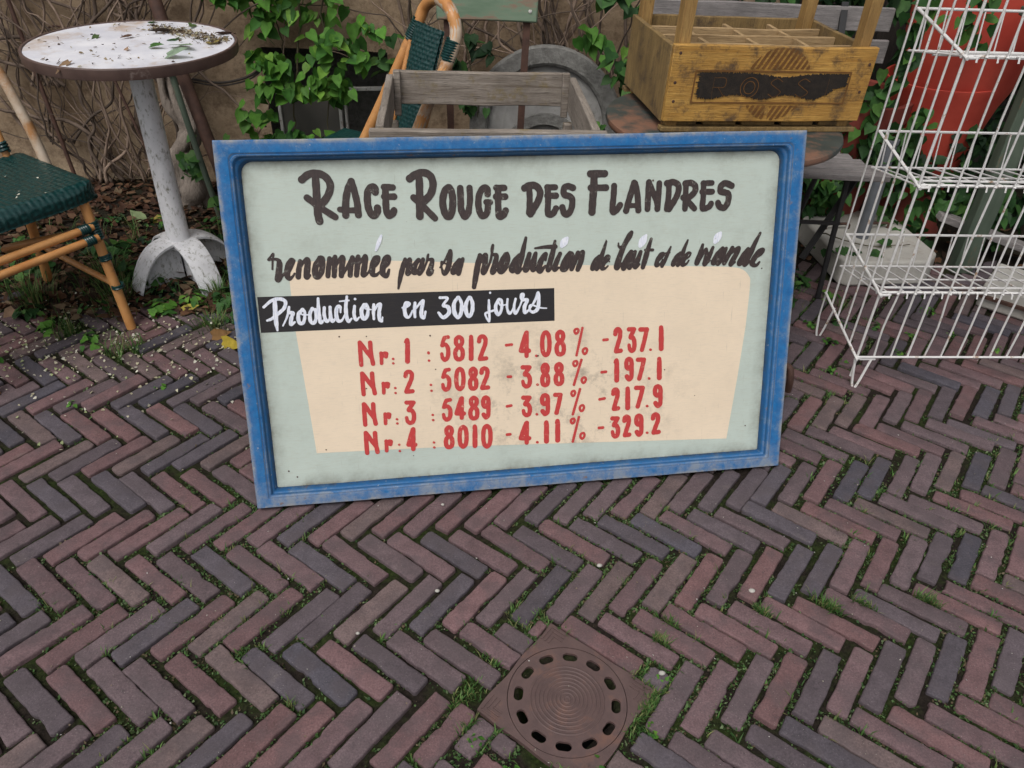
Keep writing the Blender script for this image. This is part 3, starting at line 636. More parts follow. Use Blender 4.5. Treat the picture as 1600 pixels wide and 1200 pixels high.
def make_ground():
    xs = [-40, -15, -8] + list(np.arange(-4.4, 4.41, 0.03)) + [8, 15, 40]
    ys = [-40, -12, -5] + list(np.arange(-0.6, 4.6, 0.03)) + [8, 16, 40]
    vs = [(x, y, ground_z(x, y) if abs(x) < 5 and -1 < y < 5 else -0.012) for y in ys for x in xs]
    n = len(xs)
    fs = [(j * n + i, j * n + i + 1, (j + 1) * n + i + 1, (j + 1) * n + i) for j in range(len(ys) - 1) for i in range(n - 1)]
    b = MB()
    b.add(vs, fs)
    o = b.build('ground', M['soil'], angle=180)
    at = o.data.attributes.new('moss', 'FLOAT', 'POINT')
    at.data.foreach_set('value', [0.25 if v[1] > border(v[0]) - 0.02 else 1.0 for v in vs])
    o['kind'] = 'structure'
    return o
make_ground()

BRICKS = []          # (centre, unit direction, length, width) for the weeds
def make_paving():
    b = MB()
    cu = Vector((0.144, 0.928, 0))
    du0, dv0 = cu.dot(U), cu.dot(V)
    h = DRS / 2 + 0.004
    pal = [((0.124, 0.075, 0.076), 9), ((0.112, 0.074, 0.077), 9), ((0.098, 0.073, 0.077), 8), ((0.083, 0.068, 0.075), 6),
           ((0.070, 0.062, 0.071), 5), ((0.058, 0.055, 0.066), 3), ((0.112, 0.083, 0.079), 6), ((0.128, 0.074, 0.073), 4)]
    flat = [c for c, w in pal for _ in range(w)]
    for row in range(-24, 26):
        perp = -1.3208 + 0.1509 * row
        isu = row % 2 == 0
        D = U if isu else V
        for k in range(-60, 61):
            along = (k + (0.09 if isu else 0.62)) * BW * math.sqrt(2)
            c = AL * along + PE * perp
            if abs(c.x) > 4.0 or c.y < -0.55 or c.y > border(c.x) + rng.uniform(-0.08, 0.05):
                continue
            L, W = 0.1945 + rng.gauss(0, 0.0025), 0.0453 + rng.gauss(0, 0.0014)
            rot = rng.gauss(0, 0.012)
            cc = c + AL * rng.gauss(0, 0.0028) + PE * rng.gauss(0, 0.0035)
            # trim round the drain
            pu, pv = cc.dot(U) - du0, cc.dot(V) - dv0
            hu, hv = (L / 2, W / 2) if isu else (W / 2, L / 2)
            if abs(pu) < h + hu and abs(pv) < h + hv:
                lo, hi = ((pu - hu, pu + hu) if isu else (pv - hv, pv + hv))
                a, d = -h - lo, hi - h
                if max(a, d) > 0.015:
                    nl = (lo, -h) if a > d else (h, hi)
                    L = nl[1] - nl[0]
                    mid = (nl[0] + nl[1]) / 2
                    cc = (U * (mid + du0) + V * (pv + dv0)) if isu else (U * (pu + du0) + V * (mid + dv0))
                    rot = 0
                else:
                    if isu:
                        e = h + hv - abs(pv)
                        if W - e > 0.012:
                            s = 1 if pv > 0 else -1
                            W -= e
                            cc += V * s * e / 2
                            rot = 0
                        else:
                            continue
                    else:
                        e = h + hu - abs(pu)
                        if W - e > 0.012:
                            s = 1 if pu > 0 else -1
                            W -= e
                            cc += U * s * e / 2
                            rot = 0
                        else:
                            continue
            BRICKS.append((cc, D, L, W))
            # worn outline
            rad = rng.uniform(0.003, 0.0085)
            pts = []
            ne = max(2, int(L / 0.013))
            for sx, sy, a0 in ((1, 1, 0), (-1, 1, 90), (-1, -1, 180), (1, -1, 270)):
                rr = min(rad * rng.uniform(0.6, 1.5), W * 0.36)
                for t in (0, 30, 60, 90):
                    a = R(a0 + t)
                    pts.append((sx * (L / 2 - rr) + rr * math.cos(a), sy * (W / 2 - rr) + rr * math.sin(a)))
                if a0 in (0, 180):
                    for q in range(1, ne):
                        x = sx * (L / 2 - rr) * (1 - 2 * q / ne)
                        pts.append((x, sy * W / 2))
            ph, am = rng.uniform(0, 9), rng.uniform(0.0001, 0.0007)
            out = []
            chip = rng.randrange(len(pts)) if rng.random() < 0.5 else -9
            for q, (x, y) in enumerate(pts):
                w = am * (math.sin(x * 70 + ph) + math.sin(x * 160 + y * 90 + ph * 2)) + rng.gauss(0, 0.0007)
                if abs(q - chip) < 2:
                    w -= rng.uniform(0.002, 0.0055)
                ln = math.hypot(x, y * 3)
                out.append((x + w * x / ln, y + w * (3 * y) / ln))
            dz = rng.gauss(0.0, 0.0014)
            tx, ty = rng.gauss(0, 0.006), rng.gauss(0, 0.018)
            n = len(out)
            vs = []
            for ins, z in ((0, -0.05), (0, -0.0045), (0.0007, -0.0020), (0.0021, -0.0005), (0.0045, 0.0)):
                for x, y in out:
                    x2 = x - ins * (1 if x > 0 else -1) * min(1, abs(x) / (L / 2 - .006))
                    y2 = y - ins * (1 if y > 0 else -1) * min(1, abs(y) / (W / 2 - .006))
                    vs.append((x2, y2, z + dz + x2 * tx + y2 * ty))
            fs = [(r * n + i, r * n + (i + 1) % n, (r + 1) * n + (i + 1) % n, (r + 1) * n + i) for r in range(4) for i in range(n)]
            fs.append(tuple(range(4 * n, 5 * n)))
            ang = math.atan2(D.y, D.x) + rot
            mt = Matrix.Translation(cc) @ Matrix.Rotation(ang, 4, 'Z')
            col = rng.choice(flat)
            g = rng.uniform(0.86, 1.14)
            col = tuple(min(1, x * g * q) for x, q in zip(col, (1.14, 1.09, 1.11)))
            b.add(vs, fs, mt, col)
    o = b.build('brick_paving', M['brick'], angle=50)
    o['kind'] = 'structure'
make_paving()

# ------------------------------------------------------------------ garden wall with a low opening
WY = 3.55
gw = thing('garden_wall', 'stained ochre plaster garden wall behind the furniture with a low dark opening', 'wall', (0, WY, 0))
def wall_block(b, x0, x1, z0, z1):
    nx, nz = max(1, int((x1 - x0) / 0.08)), max(1, int((z1 - z0) / 0.08))
    vs, fs = [], []
    for j in range(nz + 1):
        for i in range(nx + 1):
            x, z = x0 + (x1 - x0) * i / nx, z0 + (z1 - z0) * j / nz
            vs.append((x, 0.02 * mnoise.noise(Vector((x * 1.7, z * 1.7, 5))) + 0.008 * mnoise.noise(Vector((x * 7, z * 7, 1))), z))
    fs = [(j * (nx + 1) + i, j * (nx + 1) + i + 1, (j + 1) * (nx + 1) + i + 1, (j + 1) * (nx + 1) + i) for j in range(nz) for i in range(nx)]
    b.add(vs, fs)
w = MB()
NX0, NX1, NZ0, NZ1 = -1.15, -0.60, 0.10, 0.63
wall_block(w, -6, NX0, -0.1, 2.3)
wall_block(w, NX1, 1.05, -0.1, 2.3)
wall_block(w, NX0, NX1, NZ1, 2.3)
wall_block(w, NX0, NX1, -0.1, NZ0)
w.box((-2.475, 0.20, 2.315), (7.05, 0.44, 0.03))
w.build('plaster_face', M['plaster'], gw, angle=180)
w = MB()
for (c, s) in (((NX0 - .03, .19, .365), (.03, .33, .56)), ((NX1 + .03, .19, .365), (.03, .33, .56)), ((-.875, .19, NZ1 + .035), (.6, .33, .03)),
               ((-.875, .19, NZ0 - .035), (.6, .33, .03)), ((-.875, .37, .365), (.7, .03, .7))):
    w.box(c, s)
w.build('opening_recess', M['stone_dark'], gw)
bf = thing('board_fence', 'dark close board fence behind the ivy at the right', 'fence', (1.05, 3.95, 0))
for k in range(34):
    MB().box((k * 0.145 + 0.07, rng.uniform(-.004, .004), 1.0), (0.138, 0.022, 2.0)).build('board', M['fence'], bf, bevel=.003)
MB().box((2.45, 0.04, 0.5), (4.9, 0.05, 0.08)).box((2.45, 0.04, 1.6), (4.9, 0.05, 0.08)).build('rail', M['fence'], bf)

# ================================================================== the painted sign
SW, SH, ST = 1.4427, 0.9142, 0.038
sg = thing('painted_sign', 'large blue framed hand painted cattle breed sign leaning on the furniture behind', 'sign',
           (-0.6464, 1.4208, 0.012), (R(-19.746), 0, R(10.27)))
def sign_frame():
    loops = []
    prof = [(0.0, 0.5, ST, .002), (0.0, 1.0, 0.004, .002), (0.003, 1.0, 0.0, .004), (0.012, 0.25, -.0006, .006), (0.0295, 0.15, 0.0, .012), (0.032, 0.5, 0.0015, .014),
            (0.0345, 0.1, 0.0022, .016), (0.0355, 0.6, 0.0014, .017), (0.0380, 0.3, 0.003, .020), (0.0405, 0.0, 0.009, .023),
            (0.0430, 0.4, 0.0125, .025), (0.0465, 0.1, 0.0165, .027), (0.0490, 0.0, 0.0240, .028), (0.0520, 0.0, 0.0305, .028)]
    wear, groove = [], []
    for ins, we, y, rad in prof:
        x0, x1 = ins, SW - ins * 1.08
        z0, z1 = ins * 0.85, SH - ins * 0.94
        pts = []
        for (cx, cz, a0, rr) in ((x1, z1, 0, rad), (x0, z1, 90, rad), (x0, z0, 180, min(rad, .004)), (x1, z0, 270, min(rad, .004))):
            sx, sz = (1 if cx == x1 else -1), (1 if cz == z1 else -1)
            for t in range(0, 91, 15):
                a = R(a0 + t)
                pts.append((cx - sx * rr + rr * math.cos(a), y, cz - sz * rr + rr * math.sin(a)))
        # even subdivision of the straight runs so that wear and slight waviness have vertices
        full = []
        for i, p in enumerate(pts):
            q = pts[(i + 1) % len(pts)]
            full.append(p)
            if i % 7 == 6:
                for t in range(1, 16):
                    s = t / 16
                    full.append(tuple(p[k] + (q[k] - p[k]) * s for k in range(3)))
        wv = []
        for (x, yy, z) in full:
            d = mnoise.noise(Vector((x * 6, z * 6, 0))) * 0.0012
            wv.append((x + d, yy, z + d))
        loops.append(wv)
        wear += [max(we, .62 * min(1, ins * 400 + .2)) if z < .040 and ins < .04 else we for (x_, y_, z) in wv]
        groove += [{0.0322: .5, 0.032: .6, 0.0345: .0, 0.0405: .75, 0.0465: .4, 0.0490: .7, 0.0520: 1.0}.get(ins, 0.0)] * len(wv)  # how strongly recess shade is painted, darkest at the inner edge
    n = len(loops[0])
    vs = [p for l in loops for p in l]
    fs = [(r * n + i, (r + 1) * n + i, (r + 1) * n + (i + 1) % n, r * n + (i + 1) % n) for r in range(len(loops) - 1) for i in range(n)]
    b = MB()
    b.add(vs, [f[::-1] for f in fs])
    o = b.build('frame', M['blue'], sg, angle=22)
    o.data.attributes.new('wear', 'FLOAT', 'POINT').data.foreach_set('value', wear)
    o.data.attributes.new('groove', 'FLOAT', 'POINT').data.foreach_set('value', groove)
sign_frame()
bd_ = MB().box((SW / 2, 0.0340, SH / 2), (SW - .012, 0.008, SH - .012)).build('board', M['board'], sg)
def poly_part(name, pts, y, mat, mb=None):
    b = MB()
    b.add([(x * 1e-4, y, z * 1e-4) for x, z in pts], [tuple(range(len(pts)))[::-1]])
    return b.build(name, mat, bd_, smooth=False)
poly_part('cream_panel', smooth_path(CREAM[:4], 4)[:-1] + smooth_path(CREAM[3:10], 5)[:-1] + CREAM[9:], 0.0296, M['cream'])
poly_part('banner', BANNER, 0.0292, M['banner'])
def word_blocks(txt, gap=0.021):
    # strokes that lie close together make one word of lettering
    sts = txt.split(';')
    P = [np.array([[float(q) * 1e-4 for q in w.split(',')[:2]] for w in s.split()]) for s in sts]
    grp = list(range(len(sts)))
    def find(i):
        while grp[i] != i:
            i = grp[i]
        return i
    for i in range(len(sts)):
        for j in range(i):
            if np.min(np.hypot(P[i][:, None, 0] - P[j][None, :, 0], P[i][:, None, 1] - P[j][None, :, 1])) < gap:
                grp[find(i)] = find(j)
    out = {}
    for i, s in enumerate(sts):
        out.setdefault(find(i), []).append(s)
    return [';'.join(v) for v in out.values()]
for nm, txt, y, mt, wob in (('heading_lettering', HEADING, 0.0288, 'ink', .03), ('script_lettering', SCRIPT, 0.0288, 'ink', .03),
                       ('letter_dots', DOTS, 0.0285, 'white_ink', 0), ('banner_lettering', BANNER_TEXT, 0.0287, 'white_ink', .05),
                       ('figures_lettering', FIGURES, 0.0288, 'red', .03)):
    for block in word_blocks(txt):
        F, X, Z = stroke_field(block, 0.0010, wob)
        flat_part(nm, F, X, Z, y, M[mt], bd_)
for (x, z) in ((.185, .14), (.105, .07), (.085, .088), (.41, .105), (.243, .44), (.31, .437), (.47, .43), (.94, .60), (1.02, .607), (1.36, .565), (1.345, .12),
               (.95, .16), (.30, .30), (1.05, .80), (.48, .34), (.93, .655), (1.19, .22), (1.1, .3), (.75, .36)):
    rr = rng.uniform(.0013, .0028)
    MB().lathe([(rr, 0), (rr * .6, .0006)], 8, (0, 0, 0), Matrix.Translation((x, 0.0287, z)) @ Matrix.Rotation(R(90), 4, 'X')).build('nail_head', M['rust'], bd_)
MB().box((SW * .5, ST + .006, SH * .5), (.06, .012, SH - .1)).build('back_batten', M['greywood'], sg)

# ================================================================== drain
dr = thing('drain_cover', 'rusty square cast iron drain cover with a round slotted lid set in the bricks', 'drain cover',
           (DRC.x, DRC.y, 0.0), (0, 0, -BYAW))
g = np.arange(-0.145, 0.1451, 0.0015)
GX, GY = np.meshgrid(g, g, indexing='ij')
RR = np.hypot(GX, GY)
sq = np.maximum(np.abs(GX), np.abs(GY)) - DRS / 2 + 0.002 * np.sin(GX * 60) * np.sin(GY * 50)
dfr = plate(np.maximum(sq, 0.1262 - RR), g, g, 0.0005, 0.012).build('frame', M['drain'], dr, angle=30)
lid = RR - 0.1248
for k in range(12):
    a = 2 * math.pi * (k + 0.0) / 12
    cx, cy = 0.1025 * math.cos(a), 0.1025 * math.sin(a)
    tx, ty = -math.sin(a), math.cos(a)
    s = np.clip((GX - cx) * tx + (GY - cy) * ty, -0.0068, 0.0068)
    d = np.hypot(GX - cx - s * tx, GY - cy - s * ty) - 0.0097
    lid = np.maximum(lid, -d)
dlid = plate(lid, g, g, 0.000, 0.007).build('lid', M['drain'], dr, angle=30)
rg = MB()
for k in range(9):
    r0 = 0.007 + k * 0.0088
    rg.lathe([(r0 - .0022, 0), (r0 - .0010, .0018), (r0 + .0010, .0018), (r0 + .0022, 0)], 72, (0, 0, 0.0001), cap0=False, cap1=False)
rg.build('ring_rib', M['drain'], dlid, angle=60)
for sx, sy in ((1, 1), (-1, 1), (-1, -1), (1, -1)):
    cr_ = MB()
    for q in range(3):
        e = 0.128 - q * 0.009
        l = 0.040 - q * 0.009
        cr_.bar((sx * e, sy * e, .0014), (sx * e, sy * (e - l), .0014), .0032, .0022)
        cr_.bar((sx * e, sy * e, .0014), (sx * (e - l), sy * e, .0014), .0032, .0022)
    cr_.build('corner_rib', M['drain'], dfr)
MB().lathe([(0.124, -0.155), (0.124, -0.009)], 40, cap0=True, cap1=False).build('pit', M['dark'], dr)

# ================================================================== furniture helpers
def cane(mb, pts, r, n=10, k=8, node=0.17):
    P = smooth_path(pts, k) if len(pts) > 2 else smooth_path(pts, 14)
    rs, acc = [], rng.uniform(0, node)
    out = []
    for i, p in enumerate(P):
        if i:
            acc += (Vector(p) - Vector(P[i - 1])).length
        bulge = math.exp(-((acc % node) - node / 2) ** 2 / 0.00003) * 0.10
        rs.append(r * (1 + bulge + rng.uniform(-.012, .012)))
        out.append(p)
    mb.tube(out, rs, n)
    return mb

def binding(par, a, b, r, turns=6, w=0.0022):
    """cane lashing wound round a rod from a to b"""
    a, b = Vector(a), Vector(b)
    d = (b - a)
    t = d.normalized()
    u = t.orthogonal().normalized()
    s = t.cross(u)
    P = []
    for i in range(turns * 10 + 1):
        q = 2 * math.pi * i / 10
        P.append(a + d * (i / (turns * 10)) + (u * math.cos(q) + s * math.sin(q)) * (r + w * .6))
    MB().tube(P, max(w, d.length / turns / 1.9), 5).build('lashing', M['weave'], par)

def weave_h(x, y, s=0.0185):
    i, j = math.floor(x / s), math.floor(y / s)
    fx, fy = x / s - i, y / s - j
    over = ((i // 2) + j) % 2 == 0
    if over:
        h = (1 - (2 * fy - 1) ** 2) * 0.75 + 0.25 * math.sin(math.pi * ((x / s) % 2) / 2)
    else:
        h = (1 - (2 * fx - 1) ** 2) * 0.75 + 0.25 * math.sin(math.pi * fy)
    return h * 0.0048

def woven_seat(w, d, ztop, thick=0.05, st=0.0042):
    """rounded cushion-like woven seat: the weave runs over the top and down the edge"""
    b = MB()
    rx, ry, rr = w / 2, d / 2, 0.035
    ex, ey = rx + thick, ry + thick
    nx, ny = int(2 * ex / st), int(2 * ey / st)
    def bend(u, half):
        flat = half - rr
        a = abs(u) - flat
        if a <= 0:
            return u, 0
        s = 1 if u > 0 else -1
        ang = a / rr
        if ang < math.pi / 2:
            return s * (flat + rr * math.sin(ang)), rr * (1 - math.cos(ang))
        return s * half, rr + (a - rr * math.pi / 2)
    vs = []
    for j in range(ny + 1):
        for i in range(nx + 1):
            u, v = -ex + 2 * ex * i / nx, -ey + 2 * ey * j / ny
            x, zx = bend(u, rx)
            y, zy = bend(v, ry)
            z = min((zx ** 2.2 + zy ** 2.2) ** (1 / 2.2), thick)
            # round the plan corners
            k = (abs(x / rx) ** 7 + abs(y / ry) ** 7) ** (1 / 7)
            if k > 1:
                x, y = x / k, y / k
            h = weave_h(u + 5, v + 5)
            nrm = Vector((x / rx * min(1, zx / rr), y / ry * min(1, zy / rr), max(0.05, 1 - z / rr)))
            nrm.normalize()
            sag = -0.008 * max(0, 1 - (x / rx) ** 2) * max(0, 1 - (y / ry) ** 2)
            vs.append((x + nrm.x * h, y + nrm.y * h, ztop - z + nrm.z * h + sag))
    fs = [(j * (nx + 1) + i, j * (nx + 1) + i + 1, (j + 1) * (nx + 1) + i + 1, (j + 1) * (nx + 1) + i) for j in range(ny) for i in range(nx)]
    b.add(vs, fs)
    b.box((0, 0, ztop - thick + .004), (w - .03, d - .03, .01))
    return b

def woven_panel(c00, c10, c01, c11, nu=70, nv=90, bulge=0.02):
    """woven sheet between four corners, both faces"""
    c00, c10, c01, c11 = map(Vector, (c00, c10, c01, c11))
    nrm = (c10 - c00).cross(c01 - c00).normalized()
    wu, wv = (c10 - c00).length, (c01 - c00).length
    b = MB()
    for side in (1, -1):
        vs = []
        for j in range(nv + 1):
            for i in range(nu + 1):
                u, v = i / nu, j / nv
                p = c00.lerp(c10, u).lerp(c01.lerp(c11, u), v)
                h = weave_h(u * wu + 3, v * wv + 3, 0.015) + 0.002
                vs.append(p + nrm * (side * h + bulge * 4 * u * (1 - u)))
        fs = [(j * (nu + 1) + i, j * (nu + 1) + i + 1, (j + 1) * (nu + 1) + i + 1, (j + 1) * (nu + 1) + i) for j in range(nv) for i in range(nu)]
        b.add(vs, fs if side > 0 else [f[::-1] for f in fs])
    return b

# ================================================================== rattan chair at the left edge
ch = thing('rattan_chair', 'green woven rattan bistro chair with bamboo legs, beside the round table', 'chair',
           (-1.676, 2.202, 0.0), (0, 0, R(-32)))
woven_seat(0.44, 0.60, 0.505, .055).build('seat', M['weave'], ch, angle=180)
for s in (1, -1):
    cane(MB(), [(.195, .237 * s, .475), (.215, .237 * s, .32), (.262, .237 * s, 0.0)], .0165).build('leg', M['bamboo'], ch)
    cane(MB(), [(-.17, .230 * s, .475), (-.20, .237 * s, .28), (-.262, .255 * s, 0.0)], .0165).build('leg', M['bamboo'], ch)
for z, x in ((.372, .222), (.338, .236)):
    cane(MB(), [(x, -.237, z), (x, .230, z)], .0125).build('stretcher', M['bamboo'], ch)
for s in (1, -1):
    cane(MB(), [(.252, .237 * s, .165), (-.235, .25 * s, .165)], .0105).build('stretcher', M['bamboo'], ch)
    cane(MB(), [(.20, .19 * s, .36), (0, .05 * s, .30), (-.2, .20 * s, .17)], .011).build('brace', M['bamboo'], ch)
cane(MB(), [(-.07, .298, .44), (-.135, .300, .64), (-.215, .280, .84), (-.265, .18, .965), (-.28, 0, 1.0),
            (-.265, -.18, .965), (-.215, -.28, .84), (-.135, -.300, .64), (-.07, -.298, .44)], .0165, 12).build('back_hoop', M['bamboo_grey'], ch)
for s in (1, -1):
    cane(MB(), [(-.19, .237 * s, .45), (-.235, .230 * s, .68), (-.285, .12 * s, .93)], .012).build('back_post', M['bamboo'], ch)
woven_panel((-.222, -.16, .58), (-.222, .16, .58), (-.275, -.13, .92), (-.275, .13, .92)).build('back_weave', M['weave'], ch, angle=180)
for s in (1, -1):
    binding(ch, (.207, .237 * s, .385), (.219, .237 * s, .325), .0165, 7)
    binding(ch, (.228, .237 * s, .275), (.232, .237 * s, .255), .0165, 3)
    binding(ch, (.253, .237 * s, .172), (.254, .237 * s, .158), .017, 2)
    for z, x in ((.372, .222), (.338, .236)):
        binding(ch, (x, .217 * s, z), (x, .183 * s, z), .0125, 5)
    binding(ch, (-.225, .25 * s, .19), (-.238, .25 * s, .14), .018, 5)
    binding(ch, (-.20, .245 * s, .165), (-.17, .245 * s, .165), .0115, 4)
    binding(ch, (-.198, .235 * s, .52), (-.204, .235 * s, .55), .013, 3)

# ================================================================== round pedestal table
tb = thing('pedestal_table', 'round marble topped bistro table with brown metal rim on a flaking white pedestal', 'table', (-1.275, 2.655, 0))
MB().lathe([(0.317, 0.820), (0.317, 0.842), (0.314, 0.845)], 72).build('tabletop', M['marble'], tb, angle=30)
MB().lathe([(0.315, 0.814), (0.3245, 0.814), (0.326, 0.817), (0.326, 0.845), (0.3245, 0.8475), (0.3185, 0.8475), (0.3175, 0.8435)], 72, cap0=False, cap1=False).build('rim', M['rim'], tb, angle=30)
MB().lathe([(0.30, 0.812), (0.30, 0.8195)], 48).build('underside', M['rim'], tb)
MB().lathe([(0.052, 0.130), (0.047, 0.150), (0.0405, 0.165), (0.0385, 0.45), (0.037, 0.80), (0.06, 0.8115)], 32, cap0=False).build('pole', M['castwhite'], tb)
ft = MB()
NT, NRr = 160, 14
vs = []
for lay in (0, 1):
    for j in range(NRr + 1):
        for i in range(NT):
            a = 2 * math.pi * i / NT
            dl_ = abs(((a - R(48) + math.pi / 4) % (math.pi / 2)) - math.pi / 4)
            Rm = min(0.203, 0.046 / max(math.sin(dl_), .01)) * (1 - .05 * (dl_ / .785) ** 4)
            lobe = 1 - dl_ / .785
            q = j / NRr
            r = 0.036 + (Rm - 0.036) * q
            zz = 0.158 * (1 - min(1, (r / 0.206)) ** 3.6) + 0.002
            vs.append((r * math.cos(a), r * math.sin(a), zz - lay * 0.009))
fs = []
n1 = (NRr + 1) * NT
for lay in (0, 1):
    for j in range(NRr):
        for i in range(NT):
            f = (lay * n1 + j * NT + i, lay * n1 + (j + 1) * NT + i, lay * n1 + (j + 1) * NT + (i + 1) % NT, lay * n1 + j * NT + (i + 1) % NT)
            fs.append(f if lay == 0 else f[::-1])
for i in range(NT):
    a0, a1 = NRr * NT + i, NRr * NT + (i + 1) % NT
    fs.append((a0, n1 + a0, n1 + a1, a1))
ft.add(vs, fs)
for k in range(4):
    mt = Matrix.Rotation(R(48 + 90 * k), 4, 'Z')
    P = []
    for q in range(9):
        r = 0.012 + 0.165 * q / 8
        P.append((r, 0.158 * (1 - (r / 0.206) ** 3.6) - 0.006))
    vs = [(r, s * .007, z) for s in (-1, 1) for r, z in P] + [(r, s * .007, 0) for s in (-1, 1) for r, z in P]
    fs = []
    for q in range(8):
        fs += [(q, q + 1, 18 + q + 1, 18 + q), (9 + q + 1, 9 + q, 27 + q, 27 + q + 1)]
    ft.add(vs, fs, mt)
ft.build('foot', M['castwhite'], tb, angle=50)

# ================================================================== second rattan chair, standing sideways behind the wooden frame
c2 = thing('rattan_chair', 'green and bamboo rattan chair standing sideways behind the weathered wooden frame', 'chair', (-0.36, 2.86, 0.0))
def wp(o, *pts):
    return [tuple(rel(o, p)) for p in pts]
hoop = wp(c2, (-0.635, 2.86, .40), (-.523, 2.86, .61), (-.44, 2.86, .77), (-.375, 2.86, .895), (-.345, 2.855, .955), (-.295, 2.80, .99), (-.250, 2.74, .965),
          (-.232, 2.71, .90), (-.262, 2.68, .81), (-.335, 2.67, .66), (-.40, 2.66, .50), (-.43, 2.66, .40))
cane(MB(), hoop, .0195, 12).build('back_hoop', M['bamboo'], c2)
cane(MB(), wp(c2, (-.293, 2.80, .990), (-.25, 2.742, .965), (-.2315, 2.711, .90), (-.2615, 2.681, .81), (-.335, 2.671, .66), (-.40, 2.661, .50)), .0207, 12).build('worn_hoop_end', M['bamboo_grey'], c2)
cane(MB(), wp(c2, (-.395, 2.83, .85), (-.44, 2.80, .68), (-.50, 2.78, .45)), .0095).build('back_post', M['bamboo'], c2)
cane(MB(), wp(c2, (-.32, 2.70, .70), (-.37, 2.70, .52), (-.40, 2.70, .42)), .017).build('back_post', M['bamboo'], c2)
pq = wp(c2, (-.475, 2.80, .52), (-.375, 2.70, .52), (-.372, 2.82, .915), (-.275, 2.745, .90))
woven_panel(*pq, bulge=.008).build('back_weave', M['weave'], c2, angle=180)
binding(c2, *wp(c2, (-.367, 2.86, .91), (-.40, 2.86, .847)), .0200, 9)
binding(c2, *wp(c2, (-.238, 2.702, .885), (-.259, 2.685, .825)), .0205, 8)
woven_seat(0.40, 0.40, 0.0, st=.008).build('seat', M['weave'], c2, angle=180).matrix_local = Matrix.Translation(rel(c2, (-.62, 2.84, .455))) @ Matrix.Rotation(R(-25), 4, 'Z')
for dx, dy in ((-.18, -.16), (-.18, .16), (.16, -.16), (.16, .16)):
    cane(MB(), wp(c2, (-.62 + dx, 2.84 + dy, .42), (-.62 + dx * 1.25, 2.84 + dy * 1.2, 0)), .016).build('leg', M['bamboo'], c2)

# ================================================================== weathered wooden frame stand
st = thing('wooden_frame', 'weathered grey open wooden frame standing on four legs just behind the sign', 'wooden frame', (-0.09, 2.09, 0), (0, 0, R(5.5)))
def plank(name, c, s, mat, par, bev=.003):
    """a board with slightly uneven worn edges"""
    b = MB()
    ax = max(range(3), key=lambda i: s[i])
    n = max(2, int(s[ax] / .05))
    oth = [i for i in range(3) if i != ax]
    vs = []
    ph = rng.uniform(0, 50)
    for q in range(n + 1):
        t = -s[ax] / 2 + s[ax] * q / n
        for a, d in ((-1, -1), (1, -1), (1, 1), (-1, 1)):
            p = [0, 0, 0]
            p[ax] = c[ax] + t
            for o_, sg_ in zip(oth, (a, d)):
                w_ = mnoise.noise(Vector((t * 6 + ph, o_ * 3.1, sg_ * 2))) * min(.004, s[o_] * .09)
                p[o_] = c[o_] + sg_ * (s[o_] / 2 + w_)
            vs.append(p)
    fs = []
    for q in range(n):
        for a in range(4):
            b2 = (a + 1) % 4
            fs.append((q * 4 + a, q * 4 + b2, q * 4 + 4 + b2, q * 4 + 4 + a))
    fs += [(3, 2, 1, 0), (n * 4, n * 4 + 1, n * 4 + 2, n * 4 + 3)]
    import bmesh
    b.add(vs, fs)
    o = b.build(name, mat, par, bevel=bev, angle=45)
    bm = bmesh.new()
    bm.from_mesh(o.data)
    bmesh.ops.recalc_face_normals(bm, faces=bm.faces)
    bm.to_mesh(o.data)
    bm.free()
    o.data.set_sharp_from_angle(angle=R(45))
    return o
plank('front_board', (0, -.004, .770), (.640, .026, .065), M['greywood'], st)
plank('back_board', (0, .53, .760), (.565, .022, .103), M['greywood'], st)
for s in (-1, 1):
    plank('side_board', (s * .293, .262, .752), (.022, .500, .105), M['greywood_y'], st)
    plank('corner_block', (s * .272, .507, .748), (.022, .022, .14), M['greywood'], st)
    plank('leg', (s * .262, .035, .364), (.04, .04, .726), M['greywood'], st)
    plank('leg', (s * .288, .50, .33), (.03, .03, .66), M['greywood'], st)

# ================================================================== round table carrying the bottle crate
rt = thing('round_table', 'round peeling green table under the yellow bottle crate', 'table', (0.585, 2.365, 0), (0, R(.8), 0))
MB().lathe([(.338, .746), (.347, .750), (.350, .758), (.347, .767), (.338, .770)], 72).build('tabletop', M['greentop'], rt, angle=50)
for k in range(3):
    a = R(100 + 120 * k)
    MB().tube(smooth_path([(.20 * math.cos(a), .20 * math.sin(a), .74), (.16 * math.cos(a), .16 * math.sin(a), .40), (.27 * math.cos(a), .27 * math.sin(a), 0)], 8), .011, 8).build('leg', M['black_iron'], rt)
MB().tube([(.163 * math.cos(t * .2618), .163 * math.sin(t * .2618), .42) for t in range(24)], .006, 6, closed=True).build('ring', M['black_iron'], rt)

